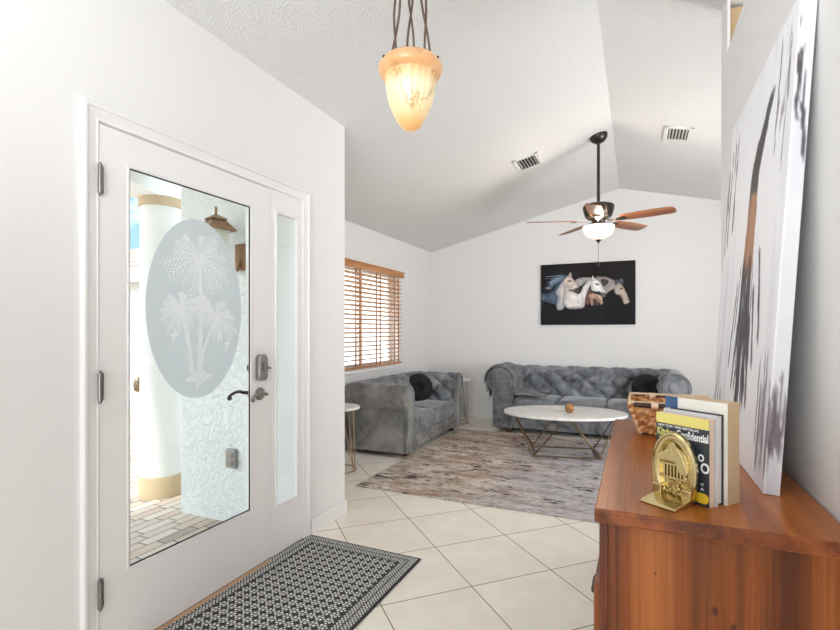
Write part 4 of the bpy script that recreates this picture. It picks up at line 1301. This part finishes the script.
mb = MB(); mb.prism([(-.030 + .011 * math.cos(a) + .006 * math.copysign(1, math.cos(a)), .018 + .012 * math.sin(a)) for a in [2 * math.pi * (k + .5) / 24 for k in range(24)]], .0006, lambda u, v, w: (u + .012, -.0006 + w, v)); mb.build('cover_badge', 'badge_gold', cv1)
def text(body, x, z, size, mat, parent, sx=1., name='title_lettering', bold=0.):
    cu = bpy.data.curves.new(name, 'FONT'); cu.body = body; cu.size = size; cu.extrude = .0003; cu.offset = bold
    o = bpy.data.objects.new('tmp', cu); COL.objects.link(o)
    dg = bpy.context.evaluated_depsgraph_get(); dg.update()
    me = bpy.data.meshes.new_from_object(o.evaluated_get(dg)); bpy.data.objects.remove(o)
    me.materials.clear(); me.materials.append(M[mat].m)
    q = bpy.data.objects.new(name, me); COL.objects.link(q); q.parent = parent
    q.location = (x, -.0010, z); q.rotation_euler = (R(90), 0, 0); q.scale = (sx, 1, 1)
    w = max((v.co.x for v in me.vertices), default=0) * sx
    return q, w
text('NEW YORK TIMES BESTSELLER', -.128, .1700, .0078, 'letter_white', cv1, .98, bold=.0001)
q, w = text('Kitchen', -.130, .1485, .0265, 'letter_yellow', cv1, .60, bold=.0006)
text('Confidential', -.130 + w + .0015, .1485, .0265, 'letter_white', cv1, .60, bold=.0006)
text('Adventures in the', -.125, .1405, .0088, 'letter_yellow', cv1, .72)
text('Culinary Underbelly', -.125, .1320, .0088, 'letter_yellow', cv1, .72)
text('O', -.026, .104, .022, 'letter_white', cv1, .8, bold=.001)
text('O', -.020, .078, .032, 'letter_white', cv1, .8, bold=.001)
text('o', -.020, .048, .012, 'letter_white', cv1, 1.2)
text('A', -.020, .036, .010, 'letter_white', cv1, 1.2)

be = tag(empty('brass_bookend', P0 + Matrix.Rotation(ANG, 3, 'Z') @ Vector((-.070, -.014, 0)), ANG + R(3)), 'shiny brass horseshoe bookend with a horse head on the dresser', 'bookend')
mb = MB(); mb.prism([(-.085, 0), (-.085, .005), (-.075, .009), (-.012, .016), (.0, .016), (.0, 0)], .092, lambda u, v, w: (-.044 + w, u, v)); mb.build('base_plate', 'brass_gold', be, bevel=.002)
mb = MB()
ctl = catmull([(p[0] * .9, p[1] * 1.04, 0) for p in [(-.040, .012, 0), (-.052, .055, 0), (-.050, .095, 0), (-.030, .130, 0), (0, .143, 0), (.030, .130, 0), (.050, .095, 0), (.052, .055, 0), (.040, .012, 0)]], 6, False)
rows = []
for i, p in enumerate(ctl):
    a_ = ctl[max(0, i - 1)]; b_ = ctl[min(len(ctl) - 1, i + 1)]; t_ = (b_ - a_).normalized(); nrm = Vector((-t_.y, t_.x, 0))
    sec = []
    for (u_, d_) in ((-.011, .006), (-.011, -.004), (-.006, -.008), (-.003, -.004), (.003, -.004), (.006, -.008), (.011, -.004), (.011, .006)):
        q = p + nrm * u_; sec.append((q.x, -.012 + d_, q.y))
    rows.append(sec)
mb.grid(rows, True); hs = mb.build('horseshoe', 'brass_gold', be, smooth=True, angle=50)
mb = MB(); inner = [(p.x * .9, p.y * .96) for p in ctl]
mb.prism(inner, .003, lambda u, v, w: (u, -.008 + w, v)); mb.build('back_plate', 'brass_gold', be)
for sx in (-1, 1):
    mb = MB(); mb.box(sx * .038 - .012, -.026, .012, sx * .038 + .012, -.006, .036)
    mb.build('heel_block', 'brass_gold', be, bevel=.003)
mb = MB()
for k in range(7): mb.box(-.024 + k * .0085, -.018, .050, -.0205 + k * .0085, -.009, .086)
mb.box(-.032, -.019, .083, .034, -.009, .088); mb.box(-.034, -.019, .052, .036, -.009, .057); mb.box(-.046, -.020, .094, .046, -.010, .101)
mb.build('fence_relief', 'brass_gold', be, bevel=.001)
mb = MB()
head = [(.041, .070), (.040, .096), (.030, .118), (.012, .130), (.008, .139), (.003, .131), (-.006, .126), (-.022, .114), (-.037, .104), (-.040, .097), (-.033, .092), (-.020, .096), (-.008, .101), (.006, .098), (.014, .084), (.022, .070)]
mb.prism([(p[0], p[1]) for p in catmull([(a, b, 0) for a, b in head], 3)], .015, lambda u, v, w: (u, -.024 + w, v))
mb.lathe([(.003, -.003), (.0025, .0), (.001, .002)], 8, (-.010, -.025, .117)); mb.tube([(-.027, -.0245, .112), (-.025, -.0245, .095)], .0014, 6); mb.tube([(.002, -.0245, .130), (.004, -.0245, .100)], .0014, 6)
for k in range(5): mb.tube([(.016 + k * .004, -.0245, .126 - k * .006), (.028 + k * .003, -.0245, .104 - k * .007)], .0018, 6)
mb.build('horse_head_relief', 'brass_gold', be, bevel=.003)
mb = MB(); rb_ = random.Random(2)
for k in range(16):
    mb.lathe([(.004, -.004), (.006, 0), (.003, .004)], 8, (rb_.uniform(-.030, .032), -.012, rb_.uniform(.020, .048)), mtx=Matrix.Rotation(R(90), 3, 'X'))
mb.tube([(.012, -.014, .090), (.034, -.014, .052)], .003, 6)
mb.build('foliage_relief', 'brass_gold', be, smooth=True)
be.scale = (.94, 1, 1.03)
